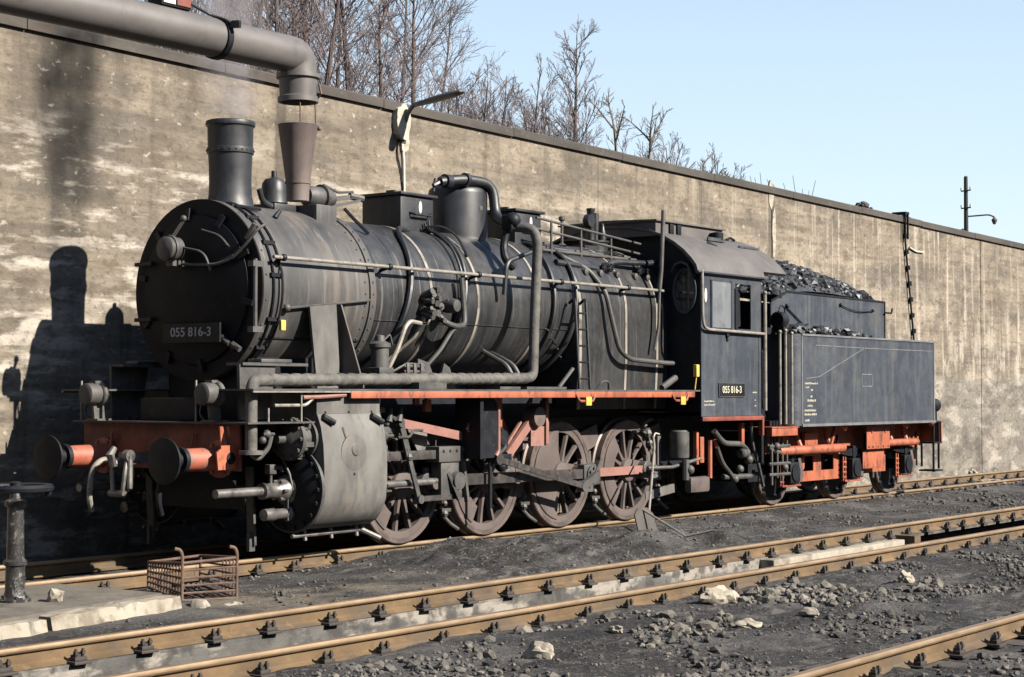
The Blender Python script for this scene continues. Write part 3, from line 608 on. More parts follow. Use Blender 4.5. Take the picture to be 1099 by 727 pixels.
# ------------------------------------------------------------------ winter trees
def grow(seed, H, kind):
    r = random.Random(seed); tv, cv = MB(), MB()
    def limb(mb, p, d, ln, r0, r1, seg, wob, n, up=.0):
        pts = [Vector(p)]; d = Vector(d).normalized()
        for i in range(seg):
            d = (d + Vector((r.uniform(-1, 1), r.uniform(-1, 1), r.uniform(-1, 1))) * wob + Vector((0, 0, up))).normalized()
            pts.append(pts[-1] + d * ln / seg)
        rs = [r0 + (r1 - r0) * i / seg for i in range(seg + 1)]
        mb.tube(pts, rs, n, cap=False); return pts, d
    def side(d, ang):
        a = Vector((r.uniform(-1, 1), r.uniform(-1, 1), r.uniform(-1, 1))); a = (a - d * a.dot(d)).normalized()
        return (d * math.cos(ang) + a * math.sin(ang)).normalized()
    def spray(pts, ln, r0, cnt, depth, ang, up, t0=.2):
        for k in range(cnt):
            t = t0 + (1 - t0) * (k + r.random()) / cnt; f = t * (len(pts) - 1); i = min(int(f), len(pts) - 2)
            p = pts[i].lerp(pts[i + 1], f - i); d = (pts[i + 1] - pts[i]).normalized()
            l2 = ln * (1.05 - .62 * t) * r.uniform(.6, 1.15)
            q, _ = limb(cv, p, side(d, ang * r.uniform(.7, 1.2)), l2, r0, max(.0032, r0 * .4), 4 if depth else 3, .13, 4 if depth > 1 else 3, up)
            if depth: spray(q, l2 * (.62 if depth == 2 else .55), max(.0038, r0 * .5), 6 if depth == 1 else 7, depth - 1, ang * .85, up * .5, .2)
    if kind in 'tr':
        trunk, _ = limb(tv, (0, 0, 0), (r.uniform(-.06, .06), r.uniform(-.06, .06), 1), H, r.uniform(.042, .07), .010, 10, .05, 7, .03)
        spray(trunk, H * .46, .0125, 25, 2, .75, .05, .14)
    elif kind == 'b':
        for k in range(5):
            trunk, _ = limb(tv, (r.uniform(-.25, .25), r.uniform(-.25, .25), 0), (r.uniform(-.5, .5), r.uniform(-.5, .5), 1), H * r.uniform(.75, 1), .035, .008, 7, .07, 6, .04)
            spray(trunk, H * .46, .0068, 9, 2, .62, .04, .1)
    elif kind == 's':
        trunk, _ = limb(tv, (0, 0, 0), (.03, 0, 1), H, .03, .008, 9, .04, 6); spray(trunk, H * .2, .011, 14, 1, .7, .08, .3)
    elif kind == 'c':
        trunk, _ = limb(tv, (0, 0, 0), (0, 0, 1), H, .065, .008, 10, .02, 7); spray(trunk, H * .34, .012, 34, 2, .8, .12, .08)
    elif kind == 'p':
        trunk, _ = limb(tv, (0, 0, 0), (.02, 0, 1), H * .7, .05, .025, 7, .05, 6)
        for k in range(5):
            q, _ = limb(cv, trunk[-1 - (k > 2)], (r.uniform(-.8, .8), r.uniform(-.5, .5), 1), H * .32, .022, .008, 5, .13, 5); spray(q, H * .14, .010, 6, 1, .8, .02)
        spray(trunk, H * .3, .014, 5, 1, .9, .08, .2)
    else:
        for k in range(7): limb(tv, (r.uniform(-.1, .1), 0, 0), (r.uniform(-.6, .6), r.uniform(-.3, .3), 1), H * r.uniform(.5, 1), .014, .006, 4, .06, 4)
    return tv, cv
TREES = [(3.1, 6, 8.5, 't'), (4.6, 7, 9.3, 't'), (8.8, 11, 10.3, 't'), (4.7, 6.5, 9.4, 't'), (6.7, 8, 9.9, 'r'), (5.1, 6, 8.9, 't'), (8.6, 9, 10.7, 'r'), (6.8, 7, 9.3, 'r'), (6.0, 6, 9.1, 't'), (11.7, 11, 10.7, 't'), (8.4, 7.5, 9.3, 't'), (13.8, 12, 11.3, 't'), (7.5, 6, 8.1, 't'), (10.3, 8, 9.8, 't'), (9.0, 6.5, 9.1, 't'), (16.3, 12, 10.2, 't'), (13.8, 9, 8.8, 'b'), (13.0, 8, 8.9, 'b'), (18.8, 12, 10.1, 'b'), (15.5, 9, 8.9, 'b'), (13.3, 7, 8.8, 's'), (18.1, 10, 9.4, 'b'), (14.2, 7, 8.2, 'b'), (14.0, 6.5, 9.2, 'c'), (16.8, 8, 8.6, 'b'), (14.8, 6, 8.4, 'p'), (15.8, 6, 8.2, 'p'), (19.5, 8, 8.1, 'b'), (20.3, 8, 8.2, 'b'), (20.4, 7, 7.7, 'b'), (19.4, 6, 7.1, 'p'), (19.3, 5, 6.8, 'x'), (20.6, 5, 6.9, 'x'), (21.1, 5, 7.0, 'x')]
TLAB = {'t': ('bare_tree', 'tree', 'bare trees of the wood above the wall'), 'r': ('bare_tree', 'tree', 'bare trees of the wood above the wall'), 'b': ('leafless_shrub', 'shrub', 'leafless shrubs along the wall top'), 's': ('sapling', 'tree', None),
        'c': ('conical_tree', 'tree', None), 'p': ('dead_tree', 'tree', 'pale dead trees at the end of the wood'), 'x': ('dry_stalks', 'plant', 'dry stalks on the wall top')}
TLABELS = ['bare tree close to the wall just right of the crane lantern', 'bare tree above the clamp ring of the crane arm', 'far bare tree right of the clamp ring of the crane arm',
 'tall dark bare tree rising over the middle of the arm right of its clamp ring', 'reddish bare tree left of the crane elbow', 'bare tree directly above the crane elbow', 'tall far reddish tree behind the bend of the crane elbow', 'reddish brown trunk rising directly above the crane spout', 'dark bare tree close to the wall right of the reddish trunk by the spout', 'far thin bare tree just right of the crane spout',
 'bare tree midway between crane spout and wall lamp', 'distant bare tree left of the wall lamp', 'short bare tree just left of the white lamp patch', 'tall dark forked tree directly above the wall lamp', 'bare tree above the arm of the wall lamp', 'rightmost tree of the tall wood, before the gap of sky',
 'leafless shrub just right of the lamp head', 'tallest round leafless shrub right of the lamp head', 'far leafless shrub behind the tallest round one', 'leafless shrub left of the thin sapling', 'thin upright sapling between the leafless shrubs', 'far leafless shrub just left of the conical tree', 'low leafless shrub close to the wall left of the conical tree', 'dark conical bare tree with upswept branches and a straight trunk', 'leafless shrub just right of the conical tree',
 'pale dead tree with a bare forked crown', 'thinner pale dead tree right of the forked one', 'low leafless shrub beneath the thinner pale dead tree', 'low leafless shrub right of the pale dead trees', 'lone leafless bush on the wall top beyond the wood', 'pale twiggy sapling right of the lone bush', 'leftmost dry stalks on the wall top', 'middle dry stalks on the wall top', 'rightmost dry stalks on the wall top']
for k, (x, y, zt, kd) in enumerate(TREES):
    z0 = top(x) - .35 + (.22 * max(0, min(1, (16 - x) / 14)) * max(0, min(y - 5, 9)))
    nm, ct, gp = TLAB[kd]
    t = thing(nm, TLABELS[k], ct, (x, y, z0), gp)
    tv, cv = grow(102 + k, (zt - z0) * (1.12 if kd in 'tr' else .84 if kd in 'bp' else .93), kd)
    pale = kd in 'px'
    if kd == 'x': tv.build('stalks', 'twigpale', t); continue
    tv.build('trunk', 'barkred' if kd == 'r' else ('twigpale' if pale else 'bark'), t)
    cv.build('crown', 'twigpale' if pale else 'twig', t, 60)
# thicket behind the trees
r = random.Random(77); b = MB()
for k in range(2600):
    x = r.uniform(4, 21) if k % 3 else r.uniform(4, 12); y = r.uniform(12, 17) if x < 13 else r.uniform(7, 11)
    k0 = max(0, min(1, (16 - x) / 14)); z = top(x) - .3 + k0 * min(max(y - 5, 0), 9) * .22
    hgt = r.uniform(.8, 3.4) * (1 if x < 13 else .45)
    d = Vector((r.uniform(-.5, .5), r.uniform(-.3, .3), 1)); p = Vector((x, y, z))
    q = [p, p + d * hgt * .5, p + d * hgt + Vector((r.uniform(-.3, .3), 0, 0))]
    b.tube(q, [.011, .008, .005], 3, cap=False)
    for j in range(4):
        s = q[1].lerp(q[2], r.random()); b.tube([s, s + Vector((r.uniform(-.4, .4), r.uniform(-.3, .3), r.uniform(.1, .5)))], [.006, .004], 3, cap=False)

for k in range(900):
    x = r.uniform(5, 17); y = r.uniform(12, 18); z = top(x) + .22 * 9 * max(0, min(1, (16 - x) / 14)) - .3
    hgt = r.uniform(2.2, 5.2) * (1 if x < 12 else .75); d = Vector((r.uniform(-.25, .25), r.uniform(-.2, .2), 1)); p = Vector((x, y, z)); q = [p + d * hgt * t + Vector((r.uniform(-.08, .08), 0, 0)) * (t > 0) for t in (0, .35, .7, 1)]
    b.tube(q, [.016, .013, .009, .004], 3, cap=False)
    for j in range(13):
        t = r.uniform(.2, .95) * 3; i = min(int(t), 2); s_ = q[i].lerp(q[i + 1], t - i); l = r.uniform(.3, .9) * (1.2 - t / 3)
        e_ = s_ + Vector((r.uniform(-.8, .8), r.uniform(-.5, .5), r.uniform(.3, .9))) * l; b.tube([s_, s_.lerp(e_, .5) + Vector((0, 0, .04)), e_], [.007, .0055, .004], 3, cap=False)
        for m in range(2): f_ = s_.lerp(e_, r.uniform(.3, .8)); b.tube([f_, f_ + Vector((r.uniform(-.25, .25), r.uniform(-.2, .2), r.uniform(.1, .3)))], [.0045, .0035], 3, cap=False)
tag(b.build('brushwood', 'twig', smooth=60), 'tangle of bare brushwood filling the wood behind the trees', 'brushwood', kind='stuff')
# ================================================================== locomotive
lo = thing('steam_locomotive', 'black freight steam locomotive with red running gear facing left', 'locomotive', (0, 0, 0))
ZC, RS, RB = 2.80, .95, .90
# smokebox
sm = MB().lathe([(.93, -2.37), (.965, -2.35), (.965, -2.27), (.945, -2.265), (.945, -.70), (.965, -.695), (.965, -.60), (.92, -.595)], (0, 0, ZC), 'x', 72)
for k in range(46):
    a = 2 * PI * k / 46
    for xx, rr in ((-.65, .965), (-.76, .945)): sm.ball((xx, rr * math.cos(a), ZC + rr * math.sin(a)), .014, n=6)
    if k % 2 == 0: sm.ball((-2.31, .965 * math.cos(a), ZC + .965 * math.sin(a)), .013, n=6)
smo = sm.build('smokebox', 'smokebox', lo)
dr = MB().lathe([(.965, -2.372), (.80, -2.376), (.79, -2.41), (.55, -2.475), (.3, -2.51), (0, -2.52)], (0, 0, ZC), 'x', 72)
M['door'] = mat('shade darkened smokebox front', ((3, 3, 3), (.005, .007, .012), (.014, .016, .022)), [((9, 9, 9), .6, .74, (.05, .05, .05), .4)], .6, 0, .15)  # near-black base puts the shade of the front into its colour
dro = dr.build('smokebox_door', 'door', lo)
k_ = MB()
for k in range(10):
    a = 2 * PI * (k + .3) / 10; k_.bar((-2.43, .74 * math.cos(a), ZC + .74 * math.sin(a)), (-2.40, .87 * math.cos(a), ZC + .87 * math.sin(a)), .06, .04, (1, 0, 0))
k_.bar((-2.50, .55, ZC + .3), (-2.44, .88, ZC + .3), .05, .04).bar((-2.50, .55, ZC - .3), (-2.44, .88, ZC - .3), .05, .04).build('door_clamp', 'dark', dro)
MB().tube([(-2.50, -.99, 2.33), (-2.50, -.99, 3.08)], .022, 8).box(-2.55, -2.40, -1.01, -.93, 2.33, 2.39).box(-2.55, -2.40, -1.01, -.93, 3.00, 3.06).build('door_handrail', 'grey', smo)
pltx = -2.545
pb = MB().box(pltx, pltx + .02, -.52, .34, 2.24, 2.44).bar((pltx + .03, -.49, 2.3), (-2.42, -.49, 2.3), .03, .03).bar((pltx + .03, .3, 2.3), (-2.40, .3, 2.3), .03, .03).build('number_plate', 'dark', dro)
textmesh('055 816-3', .135, 'greyletter', 'lettering', pb, (pltx - .002, -.09, 2.345), (R(90), 0, R(-90)), sx=1.12)
hl = MB().lathe([(.0, -2.80), (.10, -2.79), (.125, -2.77), (.125, -2.60), (.10, -2.58), (.0, -2.57)], (0, .07, 3.22), 'x', 24).lathe([(.14, -2.72), (.145, -2.70), (.14, -2.68)], (0, .07, 3.22), 'x', 24)
hl.box(-2.7, -2.42, .02, .12, 3.04, 3.1).bar((-2.66, .07, 3.34), (-2.60, -.03, 3.52), .03, .03).ball((-2.6, -.03, 3.54), .035).build('top_headlight', 'grey', smo)
cbm = MB()
cbm.tube([(-2.62, -.05, 3.23), (-2.56, -.30, 3.18), (-2.54, -.38, 2.98)], .014, 6, .1).tube([(-2.60, .0, 3.06), (-2.54, -.40, 3.04), (-2.50, -.62, 3.08), (-2.44, -.80, 3.25), (-2.38, -.90, 3.40), (-2.30, -.93, 3.45)], .016, 6, .08)
cbm.tube([(-2.50, -.2, 3.42), (-2.48, -.45, 3.35), (-2.44, -.55, 3.22)], .012, 6, .1).tube([(-2.47, -.42, 3.05), (-2.46, -.62, 3.12)], .028, 6).tube([(-2.45, -.44, 2.3), (-2.44, -.56, 2.22)], .03, 6).tube([(-2.44, -.60, 2.22), (-2.43, -.70, 2.16)], .032, 6)
cbm.tube([(-2.42, -.78, 3.30), (-2.40, -.88, 3.45)], .03, 8).build('front_cable', 'grey', smo)
# rod and cable down the smokebox flank
def onr(x, a, rr): return (x, -rr * math.cos(R(a)), ZC + rr * math.sin(R(a)))     # a = 0 at the side, 90 on top
MB().tube([onr(-2.2, a, .962) for a in range(75, -62, -6)], .012, 6).tube([onr(-2.08, a, .958) for a in range(80, 10, -6)] + [onr(-2.10, a, .985) for a in range(10, -50, -6)], .013, 6).build('flank_cable', 'dark', smo)
cl = MB()
for a in (68, 52, 30, 8, -20, -40): p = Vector(onr(-2.15, a, .955)); cl.box(p.x - .09, p.x + .08, p.y - .02, p.y + .02, p.z - .02, p.z + .02)
cl.tube([onr(-2.2, 66, .97), onr(-1.9, 62, .98)], .018, 6).build('cable_clip', 'dark', smo)
tg = MB().box(-2.10, -2.03, -.97, -.93, 2.36, 2.47, .01); tg.build('yellow_tag', 'yellow', smo)
# bits on top of the smokebox
m_ = MB()
for k in range(7): a = 56 + k * 2.2; p = Vector(onr(-1.75 + .045 * k, a, .955)); m_.ball(p, .032 - .002 * k, n=8)
m_.build('casting_plate', 'dark', smo)
MB().tube([onr(-2.05, -12, .95), onr(-2.0, -12, .985), onr(-.72, -4, .985)], .014, 6).ball(onr(-2.0, -12, .97), .045).build('flank_rod', 'grey', smo)
MB().box(-1.05, -.72, -.48, -.14, 3.55, 3.80, .015).build('valve_pedestal', 'smokebox', smo)
tv = MB().lathe([(.0, -1.05), (.10, -1.04), (.12, -1.0), (.12, -.82), (.15, -.81), (.15, -.77), (.11, -.76), (.09, -.62), (.0, -.6)], (0, -.30, 3.90), 'x', 20)
tv.bolts_ring((-.79, -.30, 3.90), 'x', .13, 8, .014, .04).bar((-.62, -.30, 3.9), (-.38, -.38, 3.94), .06, .05).tube([(-.40, -.38, 3.95), (-.22, -.42, 3.93)], .04, 8).tube([(-.75, -.30, 4.05), (-.55, -.34, 3.98), (-.34, -.38, 4.0)], .015, 6)
tv.bar((-.70, -.38, 3.8), (-.3, -.44, 3.90), .05, .03).build('snifting_valve', 'grey', smo)
MB().tube([(-.62, -.5, 3.78), (-.5, -.55, 3.66), (-.30, -.58, 3.52)], .02, 6).build('valve_pipe', 'dark', smo)
# smokebox saddle and side struts
MB().box(-2.20, -.75, -.62, .62, 1.2, 2.15).prism([(-.62, 2.15), (-.80, 2.28), (-.80, 2.34), (.80, 2.34), (.80, 2.28), (.62, 2.15)], -2.25, -.72, 'x').build('saddle', 'dark', lo)
for s in (-1, 1):
    MB().prism([(-.92, 2.68), (-.95, 1.76), (-1.32, 1.76), (-1.32, 1.80), (-1.0, 2.66)] if s < 0 else [(.92, 2.68), (.95, 1.76), (1.32, 1.76), (1.32, 1.80), (1.0, 2.66)], -1.22, -1.20, 'x').build('boiler_stay', 'smokebox', lo)
    MB().prism([(-1.60, 1.76), (-1.24, 1.76), (-1.31, 2.66), (-1.72, 2.62)], s * 1.015, s * .985, 'y').build('stay_plate', 'casing', lo)
    MB().box(-2.70, -1.75, s * .9 - .12, s * .9 + .12, 1.99, 2.02).prism([(-2.7, 1.44), (-2.3, 1.44), (-2.2, 2.0), (-2.72, 2.0)], s * .99, s * .95, 'y').box(-2.45, -2.0, s * .93 - .1, s * .93 + .1, 2.02, 2.06, .01).build('smokebox_bracket', 'grey', lo)
# chimney with extension ring
ch = MB().lathe([(.40, -.16), (.36, -.08), (.30, .0), (.255, .10), (.232, .22), (.227, .40), (.232, .60), (.238, .735), (.252, .74), (.256, .775), (.252, .81), (.244, .815), (.247, 1.05), (.250, 1.07), (.266, 1.085), (.270, 1.11), (.264, 1.14), (.245, 1.15), (.22, 1.12), (.21, .3)], (-1.90, 0, 3.68 - .18), n=56)
ch.v = [(x, y, z + .16 if z > 3.7 else z + .16 - .0 * z) for x, y, z in ch.v]
ch.v = [(x, y, 3.6 + (z - 3.6) * .87 if z > 3.6 else z) for x, y, z in ch.v]
ch.v = [(x, y, z - (.24 * (abs(y) / .4) ** 2 * (3.66 - z) / .32 if z < 3.66 else 0)) for x, y, z in ch.v]
for k in range(24): a = 2 * PI * k / 24; ch.ball((-1.9 + .256 * math.cos(a), .256 * math.sin(a), 3.6 + (3.5 + .775 + .16 - 3.6) * .87), .010, n=6)
ch.build('chimney', 'black', lo)
# bell
be = MB().lathe([(.0, .46), (.030, .46), (.032, .39), (.05, .38), (.10, .365), (.132, .32), (.142, .22), (.150, .12), (.156, .10), (.145, .09), (.07, .09), (.06, -.08)], (-1.23, .0, 3.72), n=32)
be.build('bell', 'black', lo)
MB().tube([(-1.62, -.16, 3.93), (-1.56, -.15, 3.80), (-1.40, -.15, 3.755), (-1.0, -.15, 3.75)], .032, 10, .1).box(-1.42, -1.02, -.2, .25, 3.66, 3.80, .02).build('bell_pipe', 'black', lo)
# boiler barrel with bands
bo = MB().lathe([(RB, -.66), (RB, 3.40)], (0, 0, ZC), 'x', 80); bo.build('boiler', 'boiler', lo, 60)
bx = [(.44, .055), (1.32, .05), (2.55, .055)]
for x, w in bx: MB().lathe([(RB - .01, x - w / 2), (RB + .007, x - w / 2 + .004), (RB + .007, x + w / 2 - .004), (RB - .01, x + w / 2)], (0, 0, ZC), 'x', 80).build('boiler_band', 'band', lo, 50)
sv = MB()
for x in (-.15, .9, 1.95, 3.0): sv.lathe([(RB - .01, x), (RB + .003, x + .001), (RB + .003, x + .012), (RB - .01, x + .013)], (0, 0, ZC), 'x', 64)
for z in (2.52,): sv.box(-.6, 3.35, -(RB * .955) - .008, -(RB * .93), z, z + .008)
sv.build('cladding_seam', 'boiler', lo, 50)
# firebox
def fbprof(rr): 
    pr = [(-rr * math.cos(R(a)), ZC + rr * math.sin(R(a))) for a in range(0, 181, 6)]
    return [(-rr * .96, 1.50), (-rr, 2.2)] + pr + [(rr, 2.2), (rr * .96, 1.50)]
MB().prism(fbprof(.915), 3.40, 5.58).build('firebox', 'boiler', lo, 30)
for x, w in ((3.44, .06), (4.52, .05), (5.30, .05)): MB().prism(fbprof(.923), x - w / 2, x + w / 2).build('boiler_band', 'band', lo, 30)
wp = MB()
for x in (3.75, 4.1, 4.5, 4.95, 5.25): p = Vector(onr(x, 33, .92)); wp.lathe([(.0, -.05), (.045, -.04), (.05, .0), (.05, .03)], p, 'y', 12)
for k in range(8):
    p = Vector(onr(2.75 + .09 * k, -18 - 4 * k, .905)); wp.tube([p, p + Vector((0, -.05, -.02))], .012, 6)
wp.build('washout_plug', 'grey', lo)
# sand boxes
def sandbox(x0, x1, hy, zt, label):
    b = MB().box(x0, x1, -hy, hy, 3.45, zt - .03, .035); o = b.build('sand_box', 'black', lo)
    MB().box(x0 - .035, x1 + .035, -hy - .035, hy + .035, zt - .035, zt, .008).box(x0 + .16, x0 + .2, -.06, .06, zt, zt + .05).build('lid', 'black', o)
    MB().prism([((x0 + x1) / 2 + .05 + .03 * math.cos(R(t)), zt - .16 + .075 * math.sin(R(t))) for t in range(0, 360, 20)], -hy - .004, -hy + .002, 'y').build('white_mark', 'white', o)
    MB().tube([((x0 + x1) / 2 - .15, -hy, zt - .24), ((x0 + x1) / 2 - .12, -hy - .06, zt - .26), ((x0 + x1) / 2 + .18, -hy - .06, zt - .26), ((x0 + x1) / 2 + .21, -hy, zt - .24)], .015, 6).build('grab_rail', 'dark', o)
    g_ = MB()
    for k in range(5): t = 2 * PI * k / 5; g_.tube([((x0 + x1) / 2 + .15 + .07 * math.cos(t), -hy - .03, 3.70 + .09 * math.sin(t)), ((x0 + x1) / 2 + .18 + .06 * math.cos(t + 2), -hy - .09, 3.62 + .09 * math.sin(t + 2))], .014, 6)
    g_.ball(((x0 + x1) / 2 + .18, -hy - .05, 3.62), .05, n=8).build('sand_valve', 'dark', o)
sandbox(.58, 1.20, .31, 4.10, ''); sandbox(2.85, 3.43, .31, 4.09, '')
# sand pipes
def wrap(x0, x1, a0, a1, rr, n=9): return [onr(x0 + (x1 - x0) * k / (n - 1), a0 + (a1 - a0) * k / (n - 1), rr) for k in range(n)]
for pts, rad in [([(.68, -.33, 3.64), onr(.36, 62, .95)] + wrap(.22, -.28, 50, -60, .945), .036), ([(1.1, -.33, 3.64), onr(1.14, 58, .95)] + wrap(1.15, .80, 40, -62, .94), .030), ([(1.0, -.33, 3.68), onr(1.04, 60, .96)] + wrap(1.02, .95, 44, 4, .97) + wrap(.95, .78, 2, -40, .93), .018),
                 ([(3.0, -.33, 3.64), onr(2.97, 60, .95)] + wrap(2.95, 2.72, 52, -60, .945), .03), ([(3.3, -.33, 3.66), onr(3.40, 54, .95)] + wrap(3.42, 3.12, 40, -64, .95), .026)]:
    MB().tube(pts, rad, 8, .15).build('sand_pipe', 'black', lo)
MB().tube([(.95, -.36, 3.70), (1.10, -.52, 3.72), (1.30, -.60, 3.60), (1.34, -.68, 3.42), (1.3, -.74, 3.35)], .014, 6, .1).tube([(3.2, -.40, 3.60), (3.35, -.52, 3.55), (3.6, -.62, 3.5)], .016, 6, .1).build('thin_pipe', 'dark', lo)
# steam dome
dm = MB().lathe([(.62, -.14), (.50, -.05), (.42, .03), (.385, .10), (.375, .20), (.375, .74), (.365, .79), (.33, .825), (.24, .845), (.0, .85)], (2.05, 0, 3.47), n=56); dm.v = [(x, y, z - .05 * (1 - min(1, (z - 3.33) / .2)) * (abs(y) / .5)) for x, y, z in dm.v]
dm.build('steam_dome', 'black', lo)
MB().lathe([(.0, .0), (.03, .0), (.03, .03), (0, .03)], (2.05, -.378, 4.02), 'y', 10).build('dome_bolt', 'steel', lo)
# exhaust pipe work over the dome and down the boiler
pz = MB().tube([(1.45, -.20, 4.30), (1.80, -.30, 4.365), (2.28, -.38, 4.34), (2.24, -.46, 3.90), (2.12, -.70, 3.81), (1.98, -.95, 3.75)], .066, 14, .2); pz.lathe([(.09, 0), (.09, .1)], (1.50, -.225, 4.315), 'x', 16).lathe([(.085, 0), (.085, .06)], (1.80, -.30, 4.36), 'x', 16)
pz.tube([(1.45, -.20, 4.30), (1.36, -.17, 4.25)], .035, 8).tube([(1.38, -.18, 4.34), (1.36, -.17, 4.18)], .018, 6).build('exhaust_pipe', 'black', lo)
vj = MB().box(1.82, 1.98, -1.02, -.86, 3.70, 3.88, .02).ball((1.9, -.98, 3.82), .10).lathe([(.105, 0), (.105, .04)], (2.02, -.88, 3.80), 'x', 16).tube([(1.88, -.90, 3.70), (1.84, -.88, 3.50), (1.78, -.95, 3.34), (1.92, -.97, 3.24)], .05, 10, .1).build('pipe_valve', 'dark', lo)
vp = MB().tube([(1.95, -.98, 3.74), (2.02, -1.20, 3.72), (2.06, -1.24, 3.54), (1.98, -1.25, 2.6), (1.92, -1.27, 1.90), (1.70, -1.28, 1.885), (-2.80, -1.28, 1.835), (-2.84, -1.28, 1.75), (-2.84, -1.28, 1.12)], .062, 14, .17)
rr_ = random.Random(4)
for k in range(26): x = -2.6 + .17 * k; vp.lathe([(.060, 0), (.068 + rr_.uniform(0, .004), .02), (.068, .09), (.060, .12)], (x, -1.28, 1.838 + (x + 2.8) / 4.5 * .047), 'x', 14)
vp.lathe([(.12, -.02), (.12, .02)], (-2.84, -1.28, 1.12), 'z', 16)
vp.build('lagged_steam_pipe', 'rail_pipe', lo)
MB().tube([(2.25, -1.0, 3.45), (1.72, -1.02, 3.30), (1.70, -1.0, 2.9)], .03, 8, .1).build('branch_pipe', 'black', lo)
# feed clack valve on the boiler side
ck = MB(); rk_ = random.Random(12)
for k in range(16): ck.tube([(x := .42 + rk_.uniform(-.17, .17), -.90, z := 2.66 + rk_.uniform(-.12, .18)), (x + rk_.uniform(-.07, .07), -1.05 - rk_.uniform(0, .06), z + rk_.uniform(-.06, .06))], rk_.uniform(.02, .045), 7)
ck.lathe([(.0, -1.16), (.07, -1.15), (.085, -1.10), (.085, -1.0), (.06, -.9)], (.60, 0, 2.72), 'y', 14).tube([(.46, -1.0, 2.60), (.50, -1.06, 2.52), (.68, -1.07, 2.48), (.86, -1.05, 2.50), (.90, -1.02, 2.62), (.88, -.99, 3.06)], .034, 10, .07)
ck.tube([(.68, -1.06, 2.47), (.62, -1.03, 2.40), (.48, -.99, 2.2), (.32, -.92, 2.02)], .026, 8, .08).lathe([(.05, .0), (.06, .06), (.0, .08)], (.36, -1.05, 2.86), 'z', 10).build('feed_valve', 'grey', lo)
MB().tube([onr(.26, -12, .96), onr(.20, -28, .96), onr(.02, -50, .93)], .020, 8, .05).tube([(-.28, -1.0, 2.20), (-.18, -1.03, 2.46), (-.10, -1.03, 2.52), (.10, -1.02, 2.50)], .026, 8, .06).tube([(-.28, -1.0, 2.20), (-.38, -.95, 1.98)], .026, 8).build('feed_pipe', 'band', lo)
# lubricator
lu = MB().lathe([(.10, 0), (.10, .22), (.12, .23), (.12, .27), (.06, .30), (.05, .36), (0, .37)], (-.72, -1.12, 1.98), n=18).tube([(-.66, -1.14, 2.30), (-.60, -1.16, 2.36), (-.56, -1.16, 2.24)], .012, 6, .03).box(-.84, -.6, -1.22, -1.02, 1.92, 1.99, .01); lu.build('lubricator', 'grey', lo)
q = MB()
for z in (1.95, 2.01): q.tube([(-.35, -1.15, z), (.0, -1.15, z)], .016, 6)
for x in (-.3, -.18, -.06): q.box(x - .025, x + .025, -1.18, -1.12, 1.92, 2.04, .006)
q.tube([(-.66, -1.15, 1.90), (-.30, -1.15, 2.04), (-.02, -1.14, 2.03)], .012, 6).build('oil_pipes', 'steel', lo)
# boiler handrails
for s in (-1, 1):
    MB().tube([(-2.25, s * 1.0, 3.115), (5.35, s * 1.0, 3.115)], .021, 10).build('handrail', 'paleiron', lo)
    st = MB()
    for x in (-2.1, -.42, 1.2, 2.9, 4.45): st.tube([(x, s * .86, 3.08), (x, s * 1.0, 3.115)], .022, 8).ball((x, s * 1.0, 3.115), .04)
    st.build('handrail_post', 'dark', lo)
up_ = MB()
for z in (3.42, 3.53): pass
for dz, dy in ((0, 0), (-.14, .03)): up_.tube([(3.02, -.52, 3.97 + dz), (5.42, -.60, 3.78 + dz)], .017, 8)
for x in (3.30, 3.98, 4.7): up_.tube([(x, -.56, 3.52), (x, -.56, 3.95 - (x - 3.02) * .08)], .017, 8)
up_.build('top_guard_rail', 'grey', lo)
for pts, rad in [([(3.2, -.70, 3.40), (4.28, -.73, 3.36), (4.42, -.74, 3.46), (4.55, -.74, 3.48), (5.3, -.80, 3.50), (5.5, -.80, 3.55)], .04), ([(3.1, -.55, 3.56), (5.4, -.55, 3.56)], .022), ([(3.0, -.48, 3.60), (5.4, -.45, 3.60)], .018),
                 ([(3.42, -.62, 3.50), (3.85, -.76, 3.34), (3.95, -.97, 3.05), (4.02, -1.02, 2.70), (4.15, -1.05, 2.28), (4.4, -1.05, 2.16), (5.35, -1.05, 2.12), (5.5, -1.05, 2.12)], .033)]:
    MB().tube(pts, rad, 10, .12).build('cab_pipe', 'black' if rad > .035 else 'grey', lo)
vl = MB()
for x in (4.18, 4.32, 5.05, 5.2): p = Vector(onr(x, 38, .95)); vl.lathe([(.0, -.07), (.06, -.06), (.06, -.03), (.025, -.02), (.025, .06)], p, 'y', 12).bolts_ring(p - Vector((0, .06, 0)), 'y', .045, 6, .01, -.02)
vl.build('stop_valve', 'dark', lo)
# whistle turret on the firebox
wt = MB().lathe([(.19, -.15), (.19, .08), (.21, .085), (.21, .11), (.0, .13)], (5.05, -.05, 3.72), n=24).lathe([(.055, .1), (.055, .52), (.062, .53), (.062, .56), (.0, .57)], (4.96, -.05, 3.72), n=14).lathe([(.05, .1), (.05, .50), (.0, .52)], (5.12, -.02, 3.72), n=14)
wt.lathe([(.085, -.12), (.095, -.1), (.095, -.04), (.05, .0)], (4.88, 0, 4.10), 'y', 16).lathe([(.05, .1), (.06, .2), (.03, .3), (.02, .36)], (5.18, -.1, 3.72), n=10).box(4.6, 4.9, -.2, .0, 3.66, 3.74); wt.build('whistle_turret', 'black', lo)
MB().lathe([(.06, 0), (.06, .02), (.02, .05), (.02, .34), (.045, .36), (.045, .4), (0, .42)], (4.05, -.2, 3.68), n=12).build('safety_valve', 'grey', lo)
MB().tube([(5.20, -1.02, 3.10), (5.22, -1.04, 3.40), (5.28, -1.04, 4.22)], .030, 10).tube([(5.20, -1.02, 3.10), (5.18, -1.02, 2.6), (5.10, -1.0, 2.3)], .022, 8, .1).build('stand_pipe', 'grey', lo)
